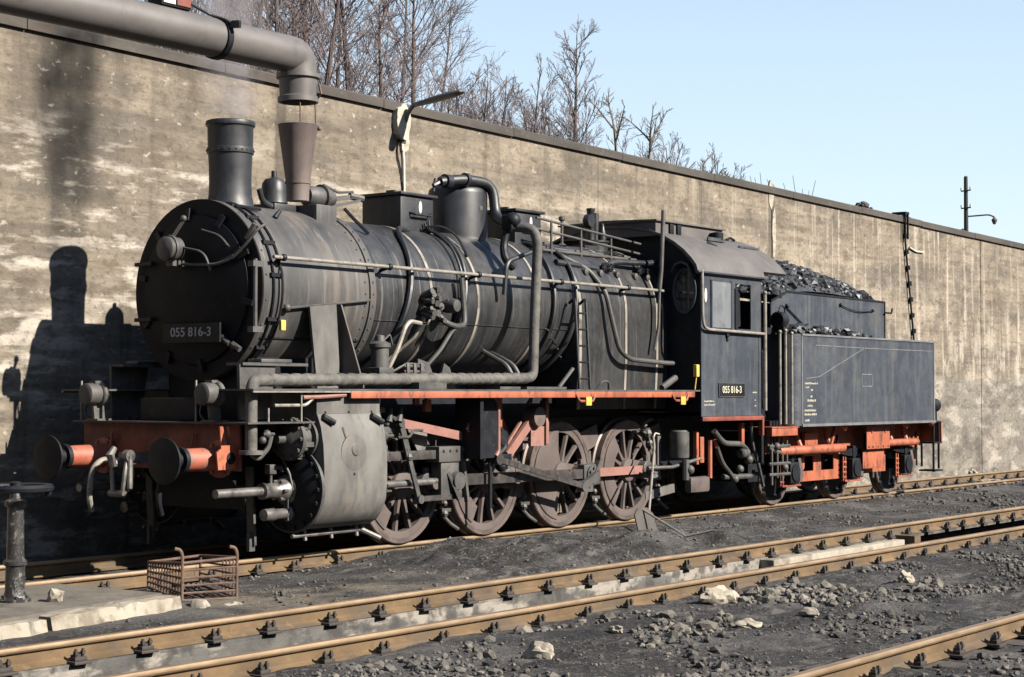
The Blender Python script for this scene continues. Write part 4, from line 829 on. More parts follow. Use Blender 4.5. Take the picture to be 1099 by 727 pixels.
# ladder to the boiler
ld = MB()
for x in (3.0, 3.24): ld.tube([(x + .17, -.93, 2.86), (x + .16, -1.02, 2.92), (x + .12, -1.06, 2.86), (x - .02, -1.22, 1.76)], .020, 8, .06)
for k in range(5): t = .12 + k * .19; ld.tube([(3.12 - .14 * t, -1.06 - .16 * t, 2.86 - 1.1 * t), (3.36 - .14 * t, -1.06 - .16 * t, 2.86 - 1.1 * t)], .013, 6)
ld.build('ladder', 'dark', lo)
# running boards
for s in (-1, 1):
    a, b = (-1.45, -.80) if s < 0 else (.80, 1.45)
    rbd = MB().box(-2.98, 5.56, a, b, 1.733, 1.752).build('running_board', 'grey', lo)
    e = s * 1.45; MB().box(-1.55, 5.42, min(e, e - s * .03), max(e, e - s * .03), 1.655, 1.7315, .006).build('edge_angle', 'red', rbd)
    MB().box(-2.98, -1.56, min(e, e - s * .025), max(e, e - s * .025), 1.715, 1.7315).build('edge_strip', 'paleiron', rbd)
bb = MB()
for x0, x1, c in ((-.42, .06, .12), (1.05, 1.45, .05), (1.58, 2.4, .05)): bb.box(x0, x1, -1.43, -1.18, 1.756, 1.756 + c * .6)
bb.prism([(.05, 1.756), (.42, 1.756), (.24, 2.06), (.05, 2.10)], -1.02, -.98, 'y').prism([(.20, 1.756), (.52, 1.756), (.40, 2.0), (.30, 2.05)], -1.20, -1.17, 'y'); bb.build('board_bracket', 'grey', lo)
bb = MB()
for x in (1.68, 1.82): bb.tube([onr(x, -40, .90), (x, -1.05, 2.05), (x + .02, -1.12, 1.92)], .03, 8, .1)
bb.tube([(2.7, -1.1, 1.78), (2.98, -1.12, 2.02)], .025, 8).tube([(3.4, -1.2, 1.76), (3.45, -1.25, 1.86), (3.6, -1.25, 1.86), (3.68, -1.2, 1.76)], .016, 6, .05).tube([(5.0, -1.18, 1.78), (5.32, -1.2, 1.92)], .045, 10).build('board_fittings', 'grey', lo)
for x in (2.75, 5.0):
    MB().tube([(x - .18, -1.455, 1.69), (x - .12, -1.47, 1.61), (x + .16, -1.47, 1.61), (x + .24, -1.455, 1.69)], .016, 6, .03).build('drain_handle', 'red', lo)
    MB().box(x - .02, x + .10, -1.50, -1.475, 1.555, 1.665, .008).build('yellow_tag', 'yellow', lo)
MB().tube([(5.40, -1.46, 1.76), (5.44, -1.46, 1.93)], .008, 6).box(5.40, 5.48, -1.49, -1.43, 1.93, 2.10, .015).build('yellow_tag', 'yellow', lo)
# front platform, buffer beam
MB().box(-3.0, -2.05, -1.40, 1.24, 1.403, 1.42).build('front_platform', 'grey', lo)
MB().tube([(-2.25, -1.40, 1.42), (-2.25, -1.40, 1.73)], .012, 6).tube([(-2.72, -1.40, 1.42), (-2.72, -1.40, 1.56)], .012, 6).tube([(-2.62, -1.38, 1.585), (-2.16, -1.38, 1.585), (-2.08, -1.40, 1.66), (-1.95, -1.40, 1.69)], .018, 8, .05).build('platform_post', 'paleiron', lo)
MB().tube([(-2.24, -1.41, 1.665), (-2.0, -1.41, 1.67), (-1.6, -1.41, 1.69)], .022, 8).build('platform_bracket', 'pink', lo)
bm_ = MB().box(-2.86, -2.825, -1.14, 1.22, .93, 1.40, .006); beam = bm_.build('buffer_beam', 'redold', lo)
MB().prism([(-3.10, .95), (-2.80, .95), (-2.80, 1.20), (-2.98, 1.20), (-3.04, 1.38), (-3.08, 1.38), (-3.06, 1.16), (-3.12, 1.12)], -1.09, -1.07, 'y').tube([(-3.0, -1.12, 1.38), (-2.98, -1.12, 1.28)], .016, 6).tube([(-2.90, -.52, 1.30), (-2.90, -.50, 1.17)], .016, 6).tube([(-2.90, .72, 1.30), (-2.90, .74, 1.12)], .016, 6).build('beam_plate', 'red', beam)
MB().lathe([(.06, -.004), (.06, 0)], (-2.93, -1.09, 1.06), 'y', 18).build('beam_hole', 'dark', beam)
for y in (-.875, .875):
    bf = MB().lathe([(.19, -2.86), (.19, -2.885), (.135, -2.90), (.118, -2.96), (.112, -3.38)], (0, y, 1.05), 'x', 32); bf.bolts_ring((-2.885, y, 1.05), 'x', .16, 6, .02, -.03)
    bfo = bf.build('buffer', 'buffer', lo)
    MB().lathe([(.11, -3.375), (.13, -3.38), (.13, -3.43), (.085, -3.435), (.085, -3.54), (.10, -3.57), (.20, -3.59), (.228, -3.60), (.228, -3.62), (.15, -3.637), (0, -3.645)], (0, y, 1.05), 'x', 40).build('buffer_head', 'dark', bfo)
hk = MB().bar((-2.86, -.0, 1.05), (-3.40, 0, 1.05), .07, .12).tube([(-3.38, 0, 1.02), (-3.50, 0, 1.0), (-3.54, 0, 1.09), (-3.48, 0, 1.16)], [.05, .05, .045, .03], 8).tube([(-3.40, -.10, 1.07), (-3.46, -.13, .9), (-3.46, -.10, .70)], .024, 8).tube([(-3.40, .10, 1.07), (-3.46, .06, .9), (-3.46, .04, .70)], .024, 8).tube([(-3.47, -.14, .70), (-3.47, .08, .70)], .035, 8)
hk.lathe([(.06, -.15), (.06, -.08)], (-3.40, 0, 1.08), 'y', 14).tube([(-3.40, -.14, 1.08), (-3.42, -.16, .75)], .03, 8); hk.build('coupling_hook', 'steel', lo)
for y, sgn in ((.42, 1), (-.62, -1)): MB().tube([(-2.86, y, 1.0), (-3.30, y, 1.03), (-3.40, y + .03, .92), (-3.40, y + .06, .62), (-3.34, y + .08, .5)], .03, 10, .08).build('brake_hose', 'paleiron' if sgn > 0 else 'dark', lo)
for y in (-.86, .90):
    h_ = MB().lathe([(0, -3.24), (.09, -3.235), (.112, -3.22), (.118, -3.10), (.09, -2.99), (.05, -2.94), (0, -2.93)], (0, y, 1.70), 'x', 24).bar((-3.06, y, 1.60), (-3.04, y, 1.42), .14, .04, (0, 1, 0)).box(-3.14, -2.95, y - .10, y + .10, 1.42, 1.44)
    h_.tube([(-3.1, y + .13, 1.60), (-3.1, y + .16, 1.5), (-3.08, y + .10, 1.43)], .012, 6, .05).box(-3.13, -3.05, y - .05, y + .05, 1.81, 1.84); h_.lathe([(.125, -3.07), (.135, -3.06), (.135, -3.02), (.125, -3.01)], (0, y, 1.70), 'x', 24)
    h_.v = [(v[0] + .11, v[1], v[2]) for v in h_.v]; h_.build('headlight', 'grey', lo)
    MB().tube([(-2.98, y + .22, 1.42), (-2.98, y + .22, 1.84)], .012, 6).build('lamp_iron', 'paleiron', lo)
MB().box(-2.8, -2.55, -.45, .4, 1.42, 1.66, .02).build('tool_box', 'dark', lo)
# cross pipe end flange and bits
MB().tube([(-2.84, -1.28, 1.10), (-2.76, -1.30, 1.05), (-2.66, -1.34, 1.16), (-2.62, -1.34, 1.28)], .026, 8, .04).ball((-2.68, -1.34, 1.30), .045).ball((-2.74, -1.34, 1.24), .04).tube([(-2.75, -1.36, 1.3), (-2.6, -1.36, 1.3)], .016, 6).build('flange_fitting', 'grey', lo)
# frames
for s in (-1, 1): MB().prism([(-2.83, .95), (-2.83, 1.40), (7.2, 1.40), (7.2, .75), (5.6, .62), (5.0, .32), (-.9, .32), (-1.6, .75), (-2.4, .75), (-2.6, .95)], s * .60, s * .63, 'y').build('frame_plate', 'dark', lo)  # dark rather than red: running board shadow and soot put into the colour
MB().box(-.6, 5.4, -.55, .55, .75, 1.7).box(3.4, 5.4, -.5, .5, .35, .75).box(-2.3, -.9, -.65, .65, .5, 1.35).build('ashpan', 'dark', lo)
for s in (-1, 1): MB().bar((-2.35, s * .76, .95), (-2.30, s * .76, .14), .10, .03, (1, 0, 0)).box(-2.36, -2.28, s * .76 - .02, s * .76 + .02, .08, .28).build('rail_guard', 'grey', lo)
# ------------------------------------------------------------------ cylinders
for s in (-1, 1):
    prof = [(-.64, 1.735), (-1.36, 1.735), (-1.36, 1.50), (-1.385, 1.45), (-1.42, 1.36), (-1.455, 1.18), (-1.47, .95), (-1.47, .74), (-1.455, .60), (-1.41, .47), (-1.33, .37), (-1.22, .31), (-1.08, .29), (-.9, .32), (-.64, .5)]
    cy = MB().prism([(y * (-s), z) for y, z in prof], -1.98, -1.00, 'x')
    cyo = cy.build('cylinder_casing', 'casing', lo, 25)
    if s < 0:
        d_ = MB().box(-1.99, -.99, -1.366, -1.362, 1.497, 1.503)
        for k in range(3): d_.ball((-1.85 + .36 * k, -1.368, 1.515), .016, n=6)
        d_.lathe([(.20, .008), (.20, -.004), (.185, -.008), (0, -.012)], (-1.52, -1.462, 1.08), 'y', 28).lathe([(.08, 0), (.06, -.02), (0, -.025)], (-1.50, -1.465, 1.12), 'y', 18).ball((-1.52, -1.475, .87), .016, n=6)
        d_.bar((-1.66, -1.435, 1.36), (-1.62, -1.46, 1.20), .008, .01).build('inspection_cover', 'casing', cyo)
        MB().tube([(-1.93, -1.40, 1.47), (-1.80, -1.44, 1.40)], .035, 8).tube([(-1.18, -1.40, 1.47), (-1.04, -1.44, 1.40)], .035, 8).build('lubricating_nipple', 'dark', cyo)
    yc = s * 1.03
    fc = MB().lathe([(.44, -1.98), (.44, -2.03), (.40, -2.035), (.36, -2.06), (.15, -2.09), (.0, -2.10)], (0, yc, .72), 'x', 44).bolts_ring((-2.03, yc, .72), 'x', .405, 18, .024, -.03)
    fc.build('cylinder_cover', 'dark', cyo)
    MB().lathe([(.445, -1.985), (.458, -1.985), (.458, -2.025), (.445, -2.025)], (0, yc, .72), 'x', 44).build('cover_rim', 'grey', cyo)
    MB().lathe([(.44, -1.0), (.40, -.95), (.15, -.92), (.0, -.90)], (0, yc, .72), 'x', 36).bolts_ring((-.97, yc, .72), 'x', .39, 16, .02, .03).build('rear_cover', 'dark', cyo)
    yc = s * 1.17
    vc_ = MB().lathe([(.225, -1.98), (.225, -2.02), (.17, -2.03), (.165, -2.15), (.225, -2.16), (.225, -2.21), (.18, -2.22), (.12, -2.26), (.05, -2.28), (.05, -2.38), (.0, -2.39)], (0, yc, 1.24), 'x', 32)
    vc_.bolts_ring((-2.16, yc, 1.24), 'x', .20, 12, .02, .05).bolts_ring((-2.21, yc, 1.24), 'x', .195, 10, .022, -.03)
    for k in range(6): a = k * PI / 3 + .3; vc_.bar((-2.02, yc + .19 * math.cos(a), 1.24 + .19 * math.sin(a)), (-2.19, yc + .19 * math.cos(a), 1.24 + .19 * math.sin(a)), .03, .05)
    vc_.build('valve_chest', 'grey', cyo)
    yc = s * 1.03
    MB().lathe([(.22, -1.00), (.22, -.95), (.16, -.94), (.15, -.80), (.08, -.78), (.07, -.55)], (0, yc, 1.24), 'x', 28).bolts_ring((-.95, yc, 1.24), 'x', .19, 10, .02, .03).build('valve_guide', 'grey', cyo)
    yc = s * 1.03
    tl = MB().lathe([(.0, -3.08), (.045, -3.08), (.048, -2.45), (.085, -2.44), (.085, -2.40), (.075, -2.38), (.085, -2.2), (.12, -2.15), (.12, -2.11), (.155, -2.10), (.155, -2.06)], (0, yc, .71), 'x', 20).bolts_ring((-2.12, yc, .71), 'x', .10, 6, .018, -.1)
    tl.build('tail_rod', 'steel', cyo)
    rl = MB().lathe([(.0, -2.45), (.06, -2.44), (.066, -2.30), (.055, -2.28), (.055, -2.12), (.085, -2.10), (.085, -2.02)], (0, yc - s * -.03, .47), 'x', 18); rl.build('relief_valve', 'steel', cyo)
    w_ = MB().tube([(-2.15, yc, 1.05), (-2.12, yc + s * .08, .88), (-2.10, yc + s * .12, .7)], .015, 6).bar((-2.12, yc + s * .05, .40), (-2.12, yc + s * .05, .62), .05, .03).box(-2.36, -2.26, yc - .04, yc + .04, .88, .98, .01).tube([(-2.31, yc, .9), (-2.31, yc, .76)], .02, 6).tube([(-2.27, yc, .94), (-2.16, yc, .95), (-2.14, yc, .90)], .025, 6)
    w_.build('cover_pipe', 'grey', cyo)
    dc = MB().tube([(-2.1, yc + s * .1, .235), (-1.0, yc + s * .1, .245)], .022, 8).tube([(-1.05, yc + s * .1, .25), (-.82, yc + s * .18, .14)], .03, 8)
    for x in (-1.9, -1.5, -1.1): dc.tube([(x, yc + s * .08, .32), (x, yc + s * .1, .18)], .022, 8)
    dc.tube([(-1.82, yc + s * .02, .42), (-1.82, yc + s * .02, .28)], .02, 6).build('drain_cock', 'steel', cyo)
    # motion
    mo = MB().tube([(-.95, yc, .70), (.40, yc, .70)], .042, 14); mo.build('piston_rod', 'steel', lo)
    sb = MB().box(-.92, 1.30, yc - .055, yc + .055, .96, 1.06, .006); sb.build('slide_bar', 'oilrod', lo)
    xh = MB().box(.30, .88, yc - .10, yc + .10, .92, 1.10, .012).box(.36, .80, yc - .08, yc + .08, .52, .93, .03).lathe([(.10, -.15), (.11, -.1), (.11, .1)], (.62, yc, .70), 'y', 20)
    for k in range(4): xh.ball((.38 + .12 * k, yc - .105, 1.05), .02, n=6)
    xh.bar((.50, yc + s * .06, .8), (.62, yc + s * .14, .48), .09, .04).bar((.72, yc + s * .11, .9), (.80, yc + s * .11, .45), .05, .04); xh.build('crosshead', 'grey', lo)
    cr = MB().prism([(.55, .64), (.55, .77), (3.36, .74), (3.36, .62)], yc - .035, yc + .035, 'y').prism([(.75, .685), (.75, .728), (3.2, .705), (3.2, .662)], yc + s * .036, yc + s * .03, 'y')
    cr.build('connecting_rod', 'oilrod', lo)
    MB().box(3.28, 3.66, yc - .06, yc + .06, .53, .80, .03).lathe([(.13, -.08), (.13, .08)], (3.46, yc, .66), 'y', 20).bolts_ring((3.46, yc + s * .08, .66), 'y', .09, 6, .018, s * .025).bar((3.36, yc + s * .06, .50), (3.60, yc + s * .06, .84), .07, .03).build('big_end', 'grey', lo)
    ye = yc + s * .13
    MB().bar((3.46, ye, .66), (3.16, ye, .54), .06, .10).lathe([(.07, -.05), (.07, .05)], (3.14, ye, .53), 'y', 16).build('return_crank', 'grey', lo)
    MB().bar((3.14, ye + s * .03, .53), (1.32, ye + s * .03, .93), .03, .07).lathe([(.07, -.05), (.07, .05)], (1.32, ye + s * .02, .93), 'y', 16).build('eccentric_rod', 'oilrod', lo)
    pts = [(1.30 + .10 * math.cos(t / 6 * PI - PI / 2) - .0, .93 + .46 * t / 6) for t in range(7)]
    lk = MB()
    for a, b in zip(pts[:-1], pts[1:]): lk.bar((a[0], yc + s * .10, a[1]), (b[0], yc + s * .10, b[1]), .07, .08)
    lk.lathe([(.06, -.07), (.06, .07)], (1.40, yc + s * .1, 1.17), 'y', 14).build('expansion_link', 'dark', lo)
    MB().bar((-.36, yc + s * .07, 1.38), (1.34, yc + s * .07, 1.12), .03, .10).build('radius_rod', 'pink', lo)
    cmb = MB().bar((-.40, yc + s * .10, 1.44), (-.24, yc + s * .10, 1.0), .03, .08).bar((-.24, yc + s * .10, 1.0), (-.06, yc + s * .10, .52), .03, .06).lathe([(.05, -.04), (.05, .04)], (-.40, yc + s * .1, 1.38), 'y', 12).lathe([(.05, -.04), (.05, .04)], (-.06, yc + s * .1, .52), 'y', 12)
    cmb.ball((-.24, yc + s * .1, 1.0), .05, n=8); cmb.build('combination_lever', 'grey', lo)
    MB().bar((-.06, yc + s * .08, .52), (.72, yc + s * .08, .52), .03, .06).build('union_link', 'oilrod', lo)
    vg = MB().tube([(-.78, yc, 1.24), (-.30, yc, 1.24)], .03, 10).box(-.60, -.32, yc - .04, yc + .04, 1.26, 1.34, .01).tube([(-.62, yc + s * .1, 1.36), (-.58, yc + s * .12, 1.46), (-.50, yc + s * .12, 1.42)], .03, 6).tube([(-.44, yc + s * .12, 1.40), (-.40, yc + s * .13, 1.56)], [.05, .015], 8).tube([(-.60, yc + s * .12, 1.40), (-.57, yc + s * .13, 1.54)], [.04, .015], 8)
    vg.tube([(-.45, yc + s * .12, 1.22), (-.25, yc + s * .12, 1.22), (-.18, yc + s * .12, 1.30), (0, yc + s * .1, 1.29)], .016, 6, .03).box(-.72, -.62, yc + s * .08 - .04, yc + s * .08 + .04, 1.0, 1.14, .008); vg.build('valve_spindle', 'grey', lo)
    MB().prism([(-.02, 1.30), (.32, 1.30), (.34, 1.0), (.22, .96)], yc + s * -.1, yc + s * -.12, 'y').build('gusset', 'casing', lo)
    # motion bracket with rounded front edge, red brackets
    yb = yc + s * .18
    MB().prism([(.86, 1.68), (1.22, 1.68), (1.28, 1.62), (1.28, 1.03), (1.20, .95), (.86, .95)], yb - .012, yb + .012, 'y').build('motion_bracket', 'dark', lo)
    MB().box(.74, .80, yc - .35, yc + .02, .95, 1.70).build('bracket_plate', 'dark', lo)
    MB().tube([(1.20, yb + s * .014, 1.67), (1.27, yb + s * .014, 1.62), (1.29, yb + s * .014, 1.5), (1.29, yb + s * .014, 1.02), (1.24, yb + s * .014, .97)], .024, 8, .05).prism([(.70, 1.30), (.74, 1.26), (.82, 1.12), (.82, 1.30), (.76, 1.40)], yb - .01, yb + .01, 'y').build('bracket_edge', 'pink', lo)
    bx_ = MB()
    for x in (1.42, 1.52): bx_.box(x, x + .06, yc - .03, yc + .03, 1.20, 1.73)
    bx_.prism([(1.55, .98), (1.55, 1.40), (1.98, 1.40), (2.12, 1.20), (1.85, .95)], yc - s * .25, yc - s * .27, 'y'); bx_.build('hanger_bracket', 'red', lo)
    MB().bar((1.72, yc, .96), (2.22, yc, 1.38), .05, .11).bar((1.66, yc - s * .02, 1.02), (2.02, yc - s * .02, 1.36), .03, .03).build('lifting_arm', 'pink', lo)
    MB().lathe([(.12, -.1), (.13, -.02), (.13, .06), (.09, .1)], (2.26, yc, 1.42), 'y', 18).build('shaft_bearing', 'wheel', lo)
    MB().box(2.46, 2.52, yc - .05, yc + .05, 1.08, 1.62, .006).box(2.18, 2.50, yc - .02, yc + .02, 1.06, 1.30).bar((2.49, yc, 1.60), (2.58, yc, 1.73), .05, .05).build('shaft_bracket', 'pink', lo)
    MB().lathe([(.09, -.1), (.11, .0), (.09, .1)], (1.50, yc + s * .02, 1.18), 'y', 12).tube([(1.46, yc + s * .05, 1.3), (1.62, yc + s * .05, 1.2), (1.60, yc + s * .05, 1.05), (1.42, yc + s * .05, .96)], .04, 8, .05).box(1.35, 1.75, yc - .05, yc + .05, .90, .98, .01).tube([(1.25, yc + s * .1, .98), (1.25, yc + s * .1, .35)], .025, 8).ball((1.46, yc + s * .1, .84), .07).build('link_bearing', 'dark', lo)
    hg = MB().box(-.18, -.10, yc + s * .12 - .02, yc + s * .12 + .02, 1.58, 1.72).box(.0, .10, yc + s * .12 - .03, yc + s * .12 + .03, 1.50, 1.64, .01).tube([(-.14, yc + s * .12, 1.70), (.0, yc + s * .12, 1.72), (.05, yc + s * .12, 1.62)], .02, 6); hg.build('oiler', 'red', lo)
    MB().ball((.92, yc + s * .05, 1.58), .045).tube([(-.90, yc - s * .05, 1.52), (-.72, yc - s * .05, 1.56), (-.5, yc - s * .05, 1.52)], .035, 8).build('oil_cup', 'band', lo)
# driving wheels
SX = 4.7 / 3
def wheel_parts(nspoke, rad, cw, seed):
    """outer face towards -y; axis along y at the origin"""
    w = MB(); w.lathe([(rad - .14, .045), (rad - .06, .05), (rad - .06, -.05), (rad - .14, -.045), (rad - .14, .045)], n=56, ax='y')
    w.lathe([(.0, -.10), (.10, -.10), (.15, -.085), (.17, -.05), (.17, .06), (.0, .07)], n=28, ax='y')
    for k in range(nspoke):
        a = 2 * PI * (k + .5) / nspoke; c, q = math.cos(a), math.sin(a); t = Vector((-q, 0, c))
        vs = []
        for rr, hw, hd in ((.13, .042, .05), (rad * .5, .027, .036), (rad - .12, .036, .034)):
            for m1, m2 in ((-1, 0), (-.6, -1), (.6, -1), (1, 0), (.6, 1), (-.6, 1)): vs.append(Vector((rr * c, 0, rr * q)) + t * hw * m1 + Vector((0, hd * m2, 0)))
        w.add(vs, [(j * 6 + i, j * 6 + (i + 1) % 6, (j + 1) * 6 + (i + 1) % 6, (j + 1) * 6 + i) for j in range(2) for i in range(6)])
    if cw:
        a0, a1, r_in = cw; n = 20; poly = [(( rad - .10) * math.cos(R(a0 + (a1 - a0) * i / n)), (rad - .10) * math.sin(R(a0 + (a1 - a0) * i / n))) for i in range(n + 1)]
        if r_in is not None: poly += [(r_in * math.cos(R(a1 - (a1 - a0) * i / n)), r_in * math.sin(R(a1 - (a1 - a0) * i / n))) for i in range(n + 1)]
        w.prism(poly, -.062, .05, 'y')
    # crank boss and pin
    w.lathe([(.12, -.09), (.12, .04)], (.33, 0, 0), 'y', 20).lathe([(.065, -.30), (.065, -.05)], (.33, 0, 0), 'y', 14)
    w.prism([(0, -.15), (.33, -.11), (.33, .11), (0, .15)], -.075, .04, 'y')
    ty = MB().lathe([(rad - .062, -.058), (rad - .01, -.062), (rad, -.05), (rad + .004, .03), (rad + .03, .045), (rad + .032, .065), (rad + .01, .078), (rad - .062, .075), (rad - .062, -.058)], n=64, ax='y')
    return w, ty
def place_wheel(nm, x, s, w, ty, rad, mw='wheel', mt='tyre'):
    o = w.build(nm, mw, lo if x < 6 else te, 30, (x, s * -.765 * -1, rad)); t = ty.build('tyre', mt, o, 30)
    if s > 0: o.rotation_euler = (0, 0, PI); 
    return o
for i, cw in enumerate([(120, 240, .36), (118, 242, .36), (95, 262, None), (125, 235, .34)]):
    w, ty = wheel_parts(13, .675, cw, i)
    a = place_wheel('driving_wheel', i * SX, -1, w, ty, .675)
    b = bpy.data.objects.new('driving_wheel', a.data); COL.objects.link(b); b.parent = lo; b.location = (i * SX, .765, .675); b.rotation_euler = (0, 0, PI)
    c = bpy.data.objects.new('tyre', a.children[0].data); COL.objects.link(c); c.parent = b
    MB().cyl((0, -.7, 0), (0, .7, 0), .09, n=16).build('axle', 'dark', lo, loc=(i * SX, 0, .675))
for s in (-1, 1):
    yr = s * .90
    cp_ = MB()
    for i in range(3):
        xa, xb = i * SX + .33, (i + 1) * SX + .33
        cp_.prism([(xa, .62), (xa, .73), (xb, .73), (xb, .62)], yr - .025, yr + .025, 'y')
    cp_.build('coupling_rod', 'pink' if s < 0 else 'oilrod', lo)
    be_ = MB()
    for i in range(4): x = i * SX + .33; be_.lathe([(.11, -.05), (.12, -.04), (.12, .04), (.11, .05)], (x, yr, .675), 'y', 20).lathe([(.06, -.075), (.07, .075)], (x, yr, .675), 'y', 14).box(x - .03, x + .03, yr - .03, yr + .03, .79, .86, .01)
    be_.build('rod_bearing', 'grey', lo)
    bk_ = MB()
    for i in range(4):
        x = i * SX
        bk_.bar((x + .74, s * .74, .95), (x + .80, s * .74, .30), .05, .06, (1, 0, 0)).prism([(x + .66, .42), (x + .70, .80), (x + .79, .80), (x + .77, .42)], s * .70, s * .80, 'y')
        bk_.tube([(x + .82, s * .72, .30), (x + .96, s * .76, .17), (x + 1.08, s * .78, .10)], .024, 8).ball((x + .80, s * .80, .30), .05, n=8).ball((x + .80, s * .80, .42), .04, n=8).bar((x + .72, s * .80, .34), (x + .9, s * .80, .34), .04, .04)
    bk_.bar((-.6, s * .5, .30), (5.6, s * .5, .30), .05, .06).build('brake_gear', 'grey', lo)
    spg = MB()
    for i in range(4):
        x = i * SX + .55
        spg.prism([(x - .1, 1.15), (x + .42, 1.30), (x + .50, 1.05), (x + .2, .95)], s * .66, s * .72, 'y')
    spg.build('spring_bracket', 'wheel', lo)
# parts under the cab
u_ = MB().lathe([(.0, .92), (.13, .92), (.135, .94), (.135, 1.28), (.12, 1.30), (0, 1.30)], (5.55, -1.12, -.10), n=20); u_.build('water_tank', 'grey', lo)
MB().box(5.50, 6.02, -1.34, -1.22, .34, .56, .05).build('step_box', 'wheel', lo)
u_ = MB()
for x, y, z0, z1, r_ in ((5.86, -1.2, .72, 1.18, .030), (5.98, -1.2, .74, 1.10, .05), (7.05, -1.25, .95, 1.28, .04)): u_.box(x - r_, x + r_, y - .03, y + .03, z0, z1, .006)
u_.tube([(6.20, -1.22, 1.05), (6.20, -1.22, .52)], .035, 8).tube([(6.35, -1.22, 1.05), (6.45, -1.22, .80), (6.62, -1.22, .66)], .03, 8, .1).build('cab_hanger', 'red', lo)
u_ = MB().tube([(4.85, -1.05, .70), (5.3, -1.15, .70), (5.95, -1.22, .80)], .026, 8).tube([(6.18, -1.30, 1.18), (6.45, -1.3, 1.0), (6.95, -1.3, .98), (7.1, -1.3, .90)], .04, 10, .12).tube([(6.35, -1.25, .95), (6.5, -1.25, .72), (6.75, -1.25, .55), (6.8, -1.25, .5)], .03, 8, .1).tube([(7.25, -1.3, 1.3), (7.28, -1.3, .95), (7.42, -1.3, .75), (7.6, -1.3, .35)], .026, 8, .1)
u_.lathe([(.05, -.1), (.075, -.08), (.075, .08), (.05, .1)], (7.05, -1.28, .85), 'x', 12).ball((7.2, -1.28, .75), .07).ball((6.85, -1.25, .48), .06).ball((7.0, -1.25, .62), .06).tube([(6.6, -1.2, .52), (7.4, -1.2, .50)], .04, 8).tube([(5.5, -1.25, .80), (5.5, -1.25, .52)], .05, 8).ball((5.55, -1.28, .66), .07).build('injector_pipe', 'grey', lo)
u_ = MB().prism([(5.24, .52), (5.30, .88), (5.38, .88), (5.48, .52)], -.83, -.87, 'y').box(5.34, 5.42, -.9, -.8, .72, 1.12).bar((5.15, -.8, .30), (5.9, -.8, .38), .05, .12).build('ash_door', 'casing', lo)
MB().ball((5.06, -.86, 1.27), .05, n=8).ball((5.14, -.86, 1.16), .065, n=8).ball((5.22, -.84, 1.03), .05, n=8).tube([(5.06, -.86, 1.3), (5.26, -.86, 1.36)], .02, 6).tube([(5.0, -.86, 1.2), (5.20, -.86, 1.12)], .02, 6).tube([(5.14, -.85, 1.2), (5.26, -.85, .95)], .022, 6).build('sander_nozzle', 'casing', lo)

# ------------------------------------------------------------------ cab
CX0, CX1, CY = 5.59, 7.30, 1.45
cab = MB()
for s in (-1, 1):
    y0, y1 = (s * CY, s * (CY - .02)) if s > 0 else (-CY, -CY + .02)
    ya, yb_ = min(y0, y1), max(y0, y1)
    cab.box(CX0, CX1, ya, yb_, 1.39, 2.56)
    cab.box(CX0, 5.86, ya, yb_, 2.56, 3.38).box(6.98, CX1, ya, yb_, 2.56, 3.38).box(5.86, 6.98, ya, yb_, 3.26, 3.38).box(5.86, 6.98, ya, yb_, 2.56, 2.62)
cabo = cab.build('cab', 'cabpaint', lo, 30)
roofp = [(-1.50, 3.37), (-1.47, 3.47), (-1.40, 3.56), (-1.28, 3.68), (-1.12, 3.80), (-.92, 3.91), (-.70, 3.99), (-.4, 4.05), (0, 4.07)]
roofp = roofp + [(-y, z) for y, z in roofp[-2::-1]]
MB().prism([(-1.43, 1.45), (-1.43, 3.40)] + [(y * .96, z - .03) for y, z in roofp[1:-1]] + [(1.43, 3.40), (1.43, 1.45)], CX0 - .002, CX0 + .02, 'x').build('front_sheet', 'dark', cabo)
rf = MB().prism(roofp + [(y * .975, z - .028) for y, z in roofp[::-1]], 5.43, 7.32, 'x').prism(roofp[1:-1] + [(y * .975, z - .028) for y, z in roofp[-2:0:-1]], 7.32, 8.03, 'x')
rfo = rf.build('roof', 'roof', lo, 30)
MB().box(5.43, 7.32, -1.51, -1.49, 3.36, 3.385, .004).bar((6.6, -.96, 3.93), (7.1, -.96, 3.93), .02, .05).bar((7.35, -1.05, 3.86), (7.95, -1.05, 3.86), .02, .03).build('gutter', 'cabpaint', rfo)
vt = MB().box(5.46, 7.30, -.80, .80, 3.9, 4.11).prism([(-.84, 4.105), (-.84, 4.125), (0, 4.15), (.84, 4.125), (.84, 4.105)], 5.42, 7.34, 'x').build('roof_ventilator', 'roof', rfo, 20)
v2 = MB()
for x in (5.80, 6.0): v2.box(x, x + .10, -.83, -.79, 3.94, 4.09, .006)
v2.lathe([(.09, 0), (.10, .14), (.0, .16)], (7.0, -.88, 3.90), n=14).tube([(7.5, -.75, 3.98), (7.62, -.75, 4.02), (7.75, -.75, 3.99)], .02, 6); v2.build('vent_flap', 'dark', vt)
MB().bar((6.45, -1.05, 3.86), (6.62, -1.10, 3.80), .02, .04).build('roof_hook', 'dark', rfo)
MB().box(CX0, 7.5, -1.40, 1.40, 1.36, 1.40).box(5.7, 7.25, -1.1, 1.1, 1.40, 1.44).build('cab_floor', 'dark', lo)
MB().box(CX0 + .005, CX1, -1.47, -1.44, 1.325, 1.385, .006).box(7.28, 7.33, -1.47, -1.40, 1.10, 1.38, .006).build('floor_edge', 'redold', lo)
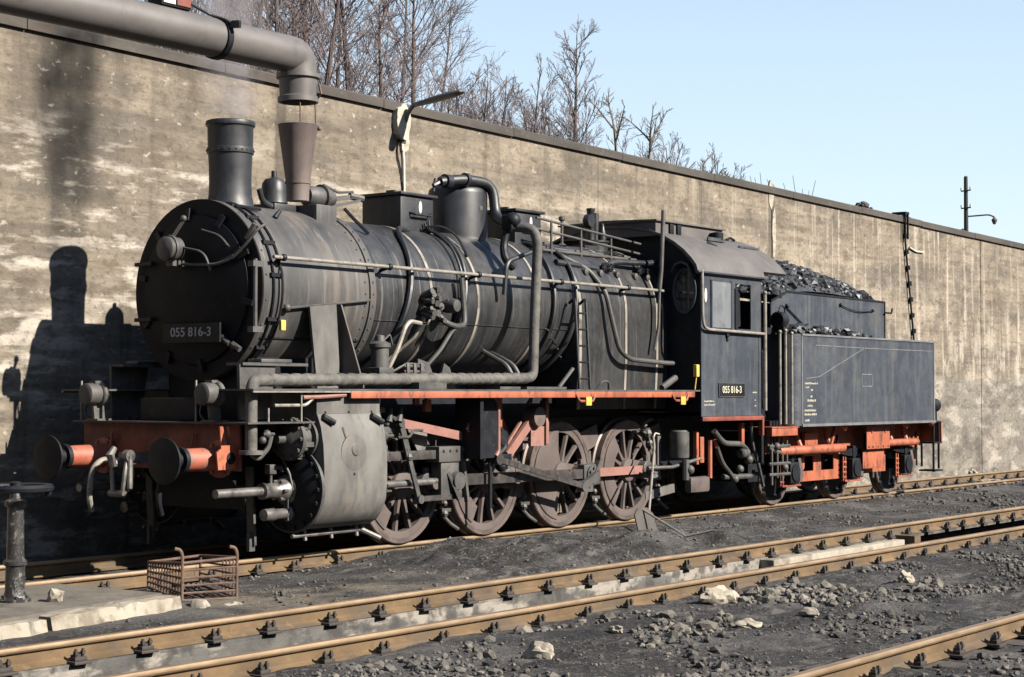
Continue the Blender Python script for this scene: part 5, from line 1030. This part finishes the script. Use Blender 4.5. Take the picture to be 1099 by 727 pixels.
for s in (-1, 1):
    e = s * CY
    MB().box(5.86, 6.40, e - .012, e + .012, 2.62, 3.26).build('window_pane', 'glass', cabo)
    wf = MB().box(5.84, 5.87, e - .02, e + .02, 2.60, 3.28).box(6.39, 6.43, e - .02, e + .02, 2.60, 3.28).box(6.43, 6.50, e - .016, e + .010, 2.60, 3.27).build('window_frame', 'cabpaint', cabo)
    MB().box(6.50, 6.56, e - .03, e + .02, 2.61, 3.20, .01).prism([(6.48, 3.2), (6.60, 3.12), (6.62, 2.66), (6.48, 2.62)], e + s * .03, e + s * .035, 'y').build('sliding_window', 'dark', cabo)
MB().box(CX0, CX1, -1.458, -1.4505, 2.545, 2.575, .002).box(7.20, 7.24, -1.456, -1.4505, 1.40, 2.54).build('belt_strip', 'cabpaint', cabo)
MB().tube([(5.55, -1.49, 3.40), (5.55, -1.50, 2.75), (5.58, -1.50, 2.62), (5.70, -1.50, 2.585), (7.30, -1.50, 2.565)], .022, 10, .12).build('cab_handrail', 'paleiron', lo)
MB().tube([(7.31, -1.50, 3.14), (7.31, -1.50, 1.46)], .026, 10).ball((7.31, -1.5, 3.16), .035).build('cab_handrail', 'paleiron', lo)
MB().lathe([(.03, -.02), (.0, -.03)], (6.28, -1.46, 2.52), 'y', 10).bar((6.26, -1.46, 2.53), (6.30, -1.46, 2.44), .02, .03).build('belt_hook', 'dark', cabo)
MB().prism([(5.71 + .035 * math.cos(R(t)), 3.06 + .10 * math.sin(R(t))) for t in range(0, 360, 20)], -1.4545, -1.449, 'y').build('white_mark', 'white', cabo)
# oval front window on the cab front
ov = [(-1.20 + .17 * math.cos(R(t)), 3.12 + .30 * math.sin(R(t))) for t in range(0, 360, 12)]
MB().prism(ov, CX0 - .02, CX0 - .004, 'x').build('front_window', 'darkglass', cabo)
of = MB()
for a, b in zip(ov, ov[1:] + ov[:1]): of.bar((CX0 - .02, a[0], a[1]), (CX0 - .02, b[0], b[1]), .03, .035)
of.prism([(-1.36, 3.30), (-1.30, 3.46), (-1.20, 3.50), (-1.10, 3.46), (-1.05, 3.36), (-1.05, 3.39), (-1.10, 3.49), (-1.20, 3.53), (-1.32, 3.49), (-1.39, 3.32)], CX0 - .14, CX0 - .02, 'x').build('window_hood', 'cabpaint', cabo)
# number plate and lettering
cpz = MB().box(6.05, 6.77, -1.462, -1.4505, 1.66, 1.85, .003).build('number_plate', 'dark', cabo)
fp = MB()
for a, b in (((6.05, 1.66), (6.77, 1.66)), ((6.05, 1.85), (6.77, 1.85)), ((6.05, 1.66), (6.05, 1.85)), ((6.77, 1.66), (6.77, 1.85))): fp.bar((a[0], -1.463, a[1]), (b[0], -1.463, b[1]), .006, .010)
fp.build('plate_edge', 'grey', cpz)
textmesh('055 816-3', .135, 'cream', 'lettering', cpz, (6.41, -1.465, 1.755), (R(90), 0, 0), sx=.98)
def smallprint(rows, parent, m='cream'):
    """rows of illegible small lettering: (x, z, length, height)"""
    b = MB(); rr = random.Random(9)
    for x, z, l, h in rows:
        p = x
        while p < x + l:
            w = rr.uniform(.010, .022); b.box(p, p + w * .7, rows_y[0], rows_y[0] + .002, z - h / 2, z + h / 2 - (h * .3 if rr.random() < .3 else 0)); p += w + (.012 if rr.random() < .2 else .003)
    return b.build('lettering', m, parent, 0)
rows_y = (-1.4535,)
smallprint([(5.66, 1.60, .25, .022), (5.66, 1.55, .28, .022), (7.02, 1.72, .13, .020), (7.08, 1.61, .03, .018), (7.08, 1.53, .04, .02)], cabo)
MB().box(6.2, 7.5, -1.25, -.5, 1.45, 2.2).box(5.62, 5.9, -.8, .8, 1.45, 3.0).build('backhead', 'dark', lo)
# steps at the cab rear
MB().box(7.34, 7.40, -1.42, -1.36, .70, 1.6).box(7.33, 7.44, -1.45, -1.38, 1.5, 1.62, .01).build('cab_step', 'dark', lo)

# ================================================================== tender
te = thing('coal_tender', 'blue black three axle coal tender on a bright red frame behind the locomotive', 'tender', (0, 0, 0))
def rrect(x0, x1, y, rf_, n=6):
    pts = []
    for cx, cy, a0 in ((x1 - .03, y - .03, 0), (x0 + rf_, y - rf_, 90), (x0 + rf_, -y + rf_, 180), (x1 - .03, -y + .03, 270)):
        q = .03 if cx > (x0 + x1) / 2 else rf_
        for k in range(n + 1): a = R(a0 + 90 * k / n); pts.append((cx + q * math.cos(a), cy + q * math.sin(a)))
    return pts
tbo = MB().prism(rrect(8.28, 13.42, 1.47, .20), 1.22, 2.60, 'z').build('tank', 'cabpaint', te, 30)
st_ = MB().box(8.50, 13.43, -1.485, -1.472, 1.205, 1.245, .003).box(8.50, 13.43, -1.485, -1.472, 2.575, 2.605, .003).box(8.49, 8.52, -1.478, -1.4705, 1.25, 2.57).box(13.36, 13.40, -1.478, -1.4705, 1.25, 2.57)
for a, b in (((8.62, 1.93), (9.06, 1.96)), ((9.06, 1.96), (10.65, 2.43)), ((10.65, 2.43), (13.3, 2.43)), ((8.95, 2.44), (10.65, 2.43))): st_.bar((a[0], -1.4705, a[1]), (b[0], -1.4705, b[1]), .008, .014)
for a, b in (((10.55, 1.82), (10.92, 1.82)), ((10.55, 2.01), (10.92, 2.01)), ((10.55, 1.82), (10.55, 2.01)), ((10.92, 1.82), (10.92, 2.01))): st_.bar((a[0], -1.4705, a[1]), (b[0], -1.4705, b[1]), .008, .018)
st_.build('panel_edge', 'seam', tbo, 0)
sr = MB()
for k in range(60): sr.ball((8.6 + .08 * k, -1.471, 2.55), .006, n=6); sr.ball((8.6 + .08 * k, -1.471, 1.28), .006, n=6)
sr.build('rivet_row', 'cabpaint', tbo)
rows_y = (-1.4725,)
smallprint([(8.60, 1.86, .40, .03), (8.62, 1.80, .12, .02), (8.80, 1.76, .05, .03), (8.78, 1.66, .06, .03), (8.68, 1.60, .26, .035), (8.68, 1.52, .16, .03), (8.58, 1.45, .36, .03), (8.58, 1.39, .40, .03), (8.60, 1.30, .12, .03)], tbo)
bk2 = MB().prism([(8.56, 2.58), (8.56, 3.12), (9.10, 3.29), (12.60, 3.27), (12.60, 2.58)], -.92, -.90, 'y').prism([(8.56, 2.58), (8.56, 3.12), (9.10, 3.29), (12.60, 3.27), (12.60, 2.58)], .90, .92, 'y').box(12.58, 12.60, -.90, .90, 2.58, 3.27)
bko = bk2.build('coal_bunker', 'cabpaint', te, 30)
MB().bar((9.10, -.921, 3.285), (12.6, -.921, 3.265), .02, .03).bar((8.56, -.921, 3.115), (9.10, -.921, 3.285), .02, .03).bar((12.60, -.921, 2.6), (12.60, -.921, 3.27), .02, .03).tube([(9.05, -.94, 3.03), (9.6, -.94, 2.78), (9.75, -.94, 2.80)], .012, 6).ball((9.05, -.94, 3.06), .035).ball((10.9, -.94, 3.15), .03).ball((12.1, -.94, 3.10), .03).tube([(10.9, -.94, 3.14), (11.5, -.95, 3.05), (12.1, -.94, 3.09)], .008, 6, .3).tube([(12.55, -.96, 3.08), (12.75, -.98, 3.08), (12.78, -.98, 3.16)], .016, 6).build('bunker_fittings', 'dark', bko)
MB().box(8.05, 8.56, -1.0, 1.0, 1.3, 2.7).box(7.9, 8.3, -1.25, 1.25, 1.2, 1.3).build('tender_front', 'dark', te)
for x, y, z1 in ((8.02, -1.36, 2.62), (8.12, -1.40, 2.64), (8.22, -1.45, 2.6)): MB().tube([(x, y, 1.25), (x, y, z1)], .022, 8).ball((x, y, z1), .03).build('tender_handrail', 'paleiron', te)
ln = MB().lathe([(.11, 8.08), (.13, 8.10), (.13, 8.22), (.10, 8.28), (.0, 8.30)], (0, -1.28, 2.80), 'x', 20).box(8.10, 8.26, -1.38, -1.18, 2.62, 2.70).tube([(8.14, -1.28, 2.93), (8.20, -1.28, 3.03), (8.32, -1.28, 3.0), (8.34, -1.28, 2.88)], .012, 6, .04); ln.build('lantern', 'dark', te)
# tender frame, running gear
RED = 'red'
fr_ = MB().box(8.0, 13.85, -1.32, -1.29, .98, 1.20) ; fr_ = MB()
for s in (-1, 1):
    e = s * 1.02
    P_ = lambda poly, b=fr_: b.prism(poly, e - .012, e + .012, 'y')
    P_([(8.15, .80), (8.15, 1.20), (13.8, 1.20), (13.8, .80)])
    for x0, x1 in ((9.05, 9.55), (9.85, 10.05), (10.62, 10.70)): pass
    P_([(9.02, .34), (8.98, .46), (9.20, .80), (9.42, .80), (9.42, .55), (9.36, .50), (9.26, .50), (9.26, .34)])
    P_([(9.26, .34), (9.26, .495), (10.62, .495), (10.62, .34)]); P_([(9.72, .495), (9.72, .80), (9.98, .80), (9.98, .495)]); P_([(10.42, .495), (10.42, .80), (10.62, .80), (10.62, .495)])
    P_([(11.30, .40), (11.30, .80), (12.35, .80), (12.35, .40)]); P_([(13.2, .42), (13.2, .80), (13.7, .80), (13.6, .55)])
fro = fr_.build('tender_frame', RED, te, 0)
pp = MB().box(11.08, 11.95, -1.30, -1.28, .80, 1.205, .004).box(11.10, 11.90, -1.22, -1.20, .48, .78, .01).box(9.20, 9.62, -1.16, -1.10, .86, 1.10, .01).box(9.10, 9.68, -1.18, -1.08, .74, .80, .006).box(10.05, 10.45, -1.14, -1.08, .74, .79, .006)
for x in (11.15, 11.3, 11.5, 11.7, 11.88): pp.ball((x, -1.305, .84), .02, n=6)
for x in (11.25, 11.75): pp.bar((x - .02, -1.306, 1.12), (x + .02, -1.306, 1.06), .02, .02)
pp.build('frame_plate', RED, fro)
ac = MB().lathe([(.0, 8.22), (.055, 8.23), (.07, 8.26), (.07, 10.36), (.055, 10.40), (.0, 10.41)], (0, -1.22, .84), 'x', 20).lathe([(.0, 11.92), (.055, 11.93), (.06, 11.96), (.06, 13.2), (.045, 13.24), (.0, 13.25)], (0, -1.22, .88), 'x', 20)
for x in (9.0, 10.0, 12.3, 12.9): ac.tube([(x, -1.2, .84), (x, -1.12, 1.02), (x, -1.10, 1.16)], .045, 8)
ac.bar((9.95, -1.2, .85), (10.15, -1.2, 1.2), .05, .05).build('brake_cylinder', RED, te)
for x in (10.15, 12.45, 13.5): MB().tube([(x, -1.36, 1.20), (x + .02, -1.36, 1.12)], [.07, .02], 6).build('tank_bracket', RED, te)
MB().box(7.62, 8.42, -1.44, -1.36, 1.08, 1.20, .006).box(7.60, 8.45, -1.45, -1.05, 1.196, 1.214).build('front_step', RED, te)
TW = [8.80, 10.92, 12.92]
for x in TW:
    w, ty = wheel_parts(9, .50, None, 1)
    w2 = MB(); w2.lathe([(.0, -.05), (.1, -.06), (.12, -.04), (.36, -.02), (.38, -.045), (.44, -.045), (.44, .05), (0, .05)], n=44, ax='y')
    for s in (-1, 1):
        o = w2.build('tender_wheel', 'dark', te, 30, (x, s * .765, .5)); t_ = MB().lathe([(.438, -.058), (.49, -.062), (.50, -.05), (.504, .03), (.53, .045), (.532, .065), (.51, .078), (.438, .075), (.438, -.058)], n=56, ax='y').build('tyre', 'tyre', o)
        if s > 0: o.rotation_euler = (0, 0, PI)
    MB().cyl((0, -1.1, 0), (0, 1.1, 0), .08, n=14).build('axle', 'dark', te, loc=(x, 0, .5))
    for s in (-1, 1):
        e = s * 1.10
        ab = MB().box(x - .15, x + .15, e - .10, e + .10, .34, .66, .03).lathe([(.13, -.02), (.13, .02), (.09, .04)], (x, e + s * .10, .5), 'y', 16); abo = ab.build('axle_box', 'dark', te)
        MB().prism([(x + .16, .72), (x + .24, .74), (x + .34, .50), (x + .30, .36), (x + .22, .36), (x + .24, .50)], e - .06, e + .06, 'y').build('axle_box_cover', 'wheel', abo)
        sp_ = MB()
        for k in range(8):
            l = .50 - .05 * k; z = .70 + .016 * k
            n_ = 6
            for i in range(n_): xa = -l + 2 * l * i / n_; xb = -l + 2 * l * (i + 1) / n_; sp_.bar((x + xa, e, z + .06 * (xa / .5) ** 2), (x + xb, e, z + .06 * (xb / .5) ** 2), .09, .013)
        sp_.box(x - .05, x + .05, e - .06, e + .06, .66, .86, .008)
        for q in (-.5, .5): sp_.tube([(x + q, e, .74), (x + q * 1.02, e, 1.05)], .018, 6)
        sp_.build('leaf_spring', 'dark', te)
        hb_ = MB()
        for q in (-.30, -.22, .22, .30): hb_.tube([(x + q, e, .30), (x + q, e, .70)], .014, 6)
        for z in (.36, .44, .52, .60): hb_.tube([(x - .32, e - s * .0, z), (x - .20, e, z)], .016, 6); hb_.tube([(x + .20, e, z), (x + .32, e, z)], .016, 6)
        hb_.box(x - .30, x + .30, e - .04, e + .04, .285, .315, .006).build('horn_guide', 'redold' if x < 9 else RED, te)
        MB().prism([(x - .62, .40), (x - .58, .72), (x - .50, .70), (x - .53, .40)], s * .70, s * .81, 'y').tube([(x - .56, s * .8, .95), (x - .57, s * .8, .28)], .025, 8).bar((x + .6, s * .76, .30), (x + 1.1, s * .76, .36), .05, .10).build('brake_shoe', 'grey', te)
MB().bar((8.3, -.55, .38), (13.2, -.55, .38), .06, .08).box(8.2, 13.7, -.9, .9, .95, 1.2).box(9.0, 13.4, -.5, .5, .6, .95).build('under_tank', 'redold', te)
f2 = MB()
for x, z0, z1 in ((7.95, .35, 1.1), (8.12, .45, 1.1), (8.28, .40, 1.05), (8.42, .5, 1.0)): f2.tube([(x, -1.25, z0), (x, -1.25, z1)], .022, 6)
for z in (.5, .66, .92): f2.tube([(7.85, -1.26, z), (8.5, -1.26, z)], .024, 6)
f2.ball((8.05, -1.28, .92), .06).ball((8.3, -1.28, .60), .06).tube([(7.8, -1.2, 1.2), (7.85, -1.24, .9), (8.2, -1.25, .82), (8.4, -1.22, .84)], .03, 8, .1).build('brake_linkage', 'grey', te)
f3 = MB()
for z in (.55, .70, .85, 1.0): f3.box(7.72, 7.95, -1.1, -1.05, z, z + .03)
f3.box(7.6, 7.95, -1.05, -.5, .4, 1.15).build('drawbar_plate', 'dark', te)
# rear end of the tender
MB().box(13.80, 13.84, -1.42, 1.42, .85, 1.22, .006).build('buffer_beam', RED, te)
MB().box(13.40, 13.86, -1.40, 1.40, 1.205, 1.225).build('rear_platform', 'dark', te)
for y in (-.875, .875):
    o = MB().lathe([(.17, 13.84), (.17, 13.86), (.11, 13.87), (.10, 14.15), (.08, 14.16), (.08, 14.30)], (0, y, 1.05), 'x', 24).build('buffer', RED, te)
    MB().lathe([(.10, 14.28), (.22, 14.31), (.22, 14.33), (0, 14.35)], (0, y, 1.05), 'x', 28).build('buffer_head', 'dark', o)
MB().lathe([(0, 13.60), (.10, 13.61), (.12, 13.63), (.12, 13.80), (.05, 13.84), (0, 13.84)], (0, -1.30, 1.50), 'x', 18).box(13.64, 13.76, -1.36, -1.24, 1.225, 1.40).tube([(13.7, -1.3, 1.6), (13.7, -1.3, 1.72)], .03, 8).build('tail_lamp', 'dark', te)
r3 = MB().tube([(13.45, -1.43, 1.25), (13.45, -1.43, 2.5)], .018, 8).tube([(13.50, -1.40, 1.2), (13.50, -1.40, .35)], .02, 6).tube([(13.72, -1.40, 1.2), (13.72, -1.40, .40)], .02, 6).box(13.45, 13.78, -1.45, -1.15, .36, .39).box(13.42, 13.78, -1.44, -1.2, .84, .87).tube([(13.35, -1.25, .85), (13.35, -1.25, .45)], .02, 6)
r3.build('rear_step', 'dark', te)
# coal
cr_ = random.Random(21); cm = MB()
def coal_h(x): 
    for (a, za), (b, zb) in zip([(8.6, 3.30), (9.2, 3.62), (9.8, 3.80), (10.4, 3.84), (10.9, 3.78), (12.0, 3.60), (12.58, 3.34)], [(9.2, 3.62), (9.8, 3.80), (10.4, 3.84), (10.9, 3.78), (12.0, 3.60), (12.58, 3.34), (13, 3.2)]):
        if a <= x <= b: return za + (zb - za) * (x - a) / (b - a)
    return 3.2
cs = [(8.6 + 3.96 * i / 30, -.88 + 1.76 * j / 14) for i in range(31) for j in range(15)]
cm.v = [(x, y, 3.20 + (coal_h(x) - 3.22) * max(0, 1 - (abs(y) / .95) ** 2) ** .8) for x, y in cs]
cm.f = [(i * 15 + j, (i + 1) * 15 + j, (i + 1) * 15 + j + 1, i * 15 + j + 1) for i in range(30) for j in range(14)]
for k in range(1500):
    x, y = cr_.uniform(8.6, 12.5), cr_.uniform(-.86, .86); h = 3.20 + (coal_h(x) - 3.22) * max(0, 1 - (abs(y) / .95) ** 2) ** .8
    cm.rock((x, y, h), .018 * (6.5 ** (cr_.random() ** 1.6)), cr_, 1, (1, .8, .75))
for k in range(170):
    x = cr_.uniform(8.45, 11.1); cm.rock((x, cr_.uniform(-1.42, -.95), 2.62 + cr_.random() ** 2 * .09), cr_.uniform(.03, .085), cr_, 1)
for x, s_ in ((8.75, .14), (9.6, .13), (8.95, .12)): cm.rock((x, -1.25, 2.70), s_, cr_, 1)
cm.rock((11.95, -.82, 3.36), .13, cr_, 1)
cm.v = [(x, y, z) for x, y, z in cm.v]
tag(cm.build('coal', 'coal', smooth=0), 'heap of black coal loaded in the tender bunker and on its side deck', 'coal', kind='stuff')

# thin smoke rising from the chimney
sk = MB().lathe([(.28, 0), (.36, .15), (.42, .5), (.52, 1.0), (.62, 1.6), (.74, 2.4), (.6, 2.9), (.2, 3.2)], (-1.9, 0, 4.72), n=24)
so = sk.build('smoke', 'dark', smooth=180)
vm = bpy.data.materials.new('smoke haze'); vm.use_nodes = True; t = vm.node_tree; t.nodes.remove(t.nodes['Principled BSDF'])
pv = t.nodes.new('ShaderNodeVolumePrincipled'); pv.inputs['Color'].default_value = (.52, .48, .50, 1)
tcn = t.nodes.new('ShaderNodeTexCoord'); nz = t.nodes.new('ShaderNodeTexNoise'); nz.inputs['Scale'].default_value = 2.2; nz.inputs['Detail'].default_value = 3
mr = t.nodes.new('ShaderNodeMapRange'); mr.inputs['From Min'].default_value = .40; mr.inputs['From Max'].default_value = .75; mr.inputs['To Max'].default_value = 2.6
t.links.new(tcn.outputs['Object'], nz.inputs['Vector']); t.links.new(nz.outputs['Fac'], mr.inputs['Value']); sx_ = t.nodes.new('ShaderNodeSeparateXYZ'); t.links.new(tcn.outputs['Object'], sx_.inputs[0])
def mth(op, a, b=None):
    n = t.nodes.new('ShaderNodeMath'); n.operation = op
    for i, v in enumerate((a, b)):
        if v is None: continue
        if isinstance(v, (int, float)): n.inputs[i].default_value = v
        else: t.links.new(v, n.inputs[i])
    return n.outputs[0]
ax_ = mth('ADD', sx_.outputs['X'], 1.9); rr2 = mth('SQRT', mth('ADD', mth('MULTIPLY', ax_, ax_), mth('MULTIPLY', sx_.outputs['Y'], sx_.outputs['Y'])))
rel = mth('DIVIDE', rr2, mth('ADD', mth('MULTIPLY', mth('SUBTRACT', sx_.outputs['Z'], 4.72), .14), .33))
fall = t.nodes.new('ShaderNodeMapRange'); fall.inputs['From Min'].default_value = .98; fall.inputs['From Max'].default_value = .25; fall.inputs['To Max'].default_value = 1.5; t.links.new(rel, fall.inputs['Value'])
t.links.new(mth('MULTIPLY', mr.outputs[0], fall.outputs[0]), pv.inputs['Density'])
t.links.new(pv.outputs[0], t.nodes['Material Output'].inputs['Volume'])
so.data.materials.clear(); so.data.materials.append(vm)
tag(so, 'thin violet grey smoke drifting up from the locomotive chimney', 'smoke', kind='stuff')
S.cycles.volume_step_rate = 4
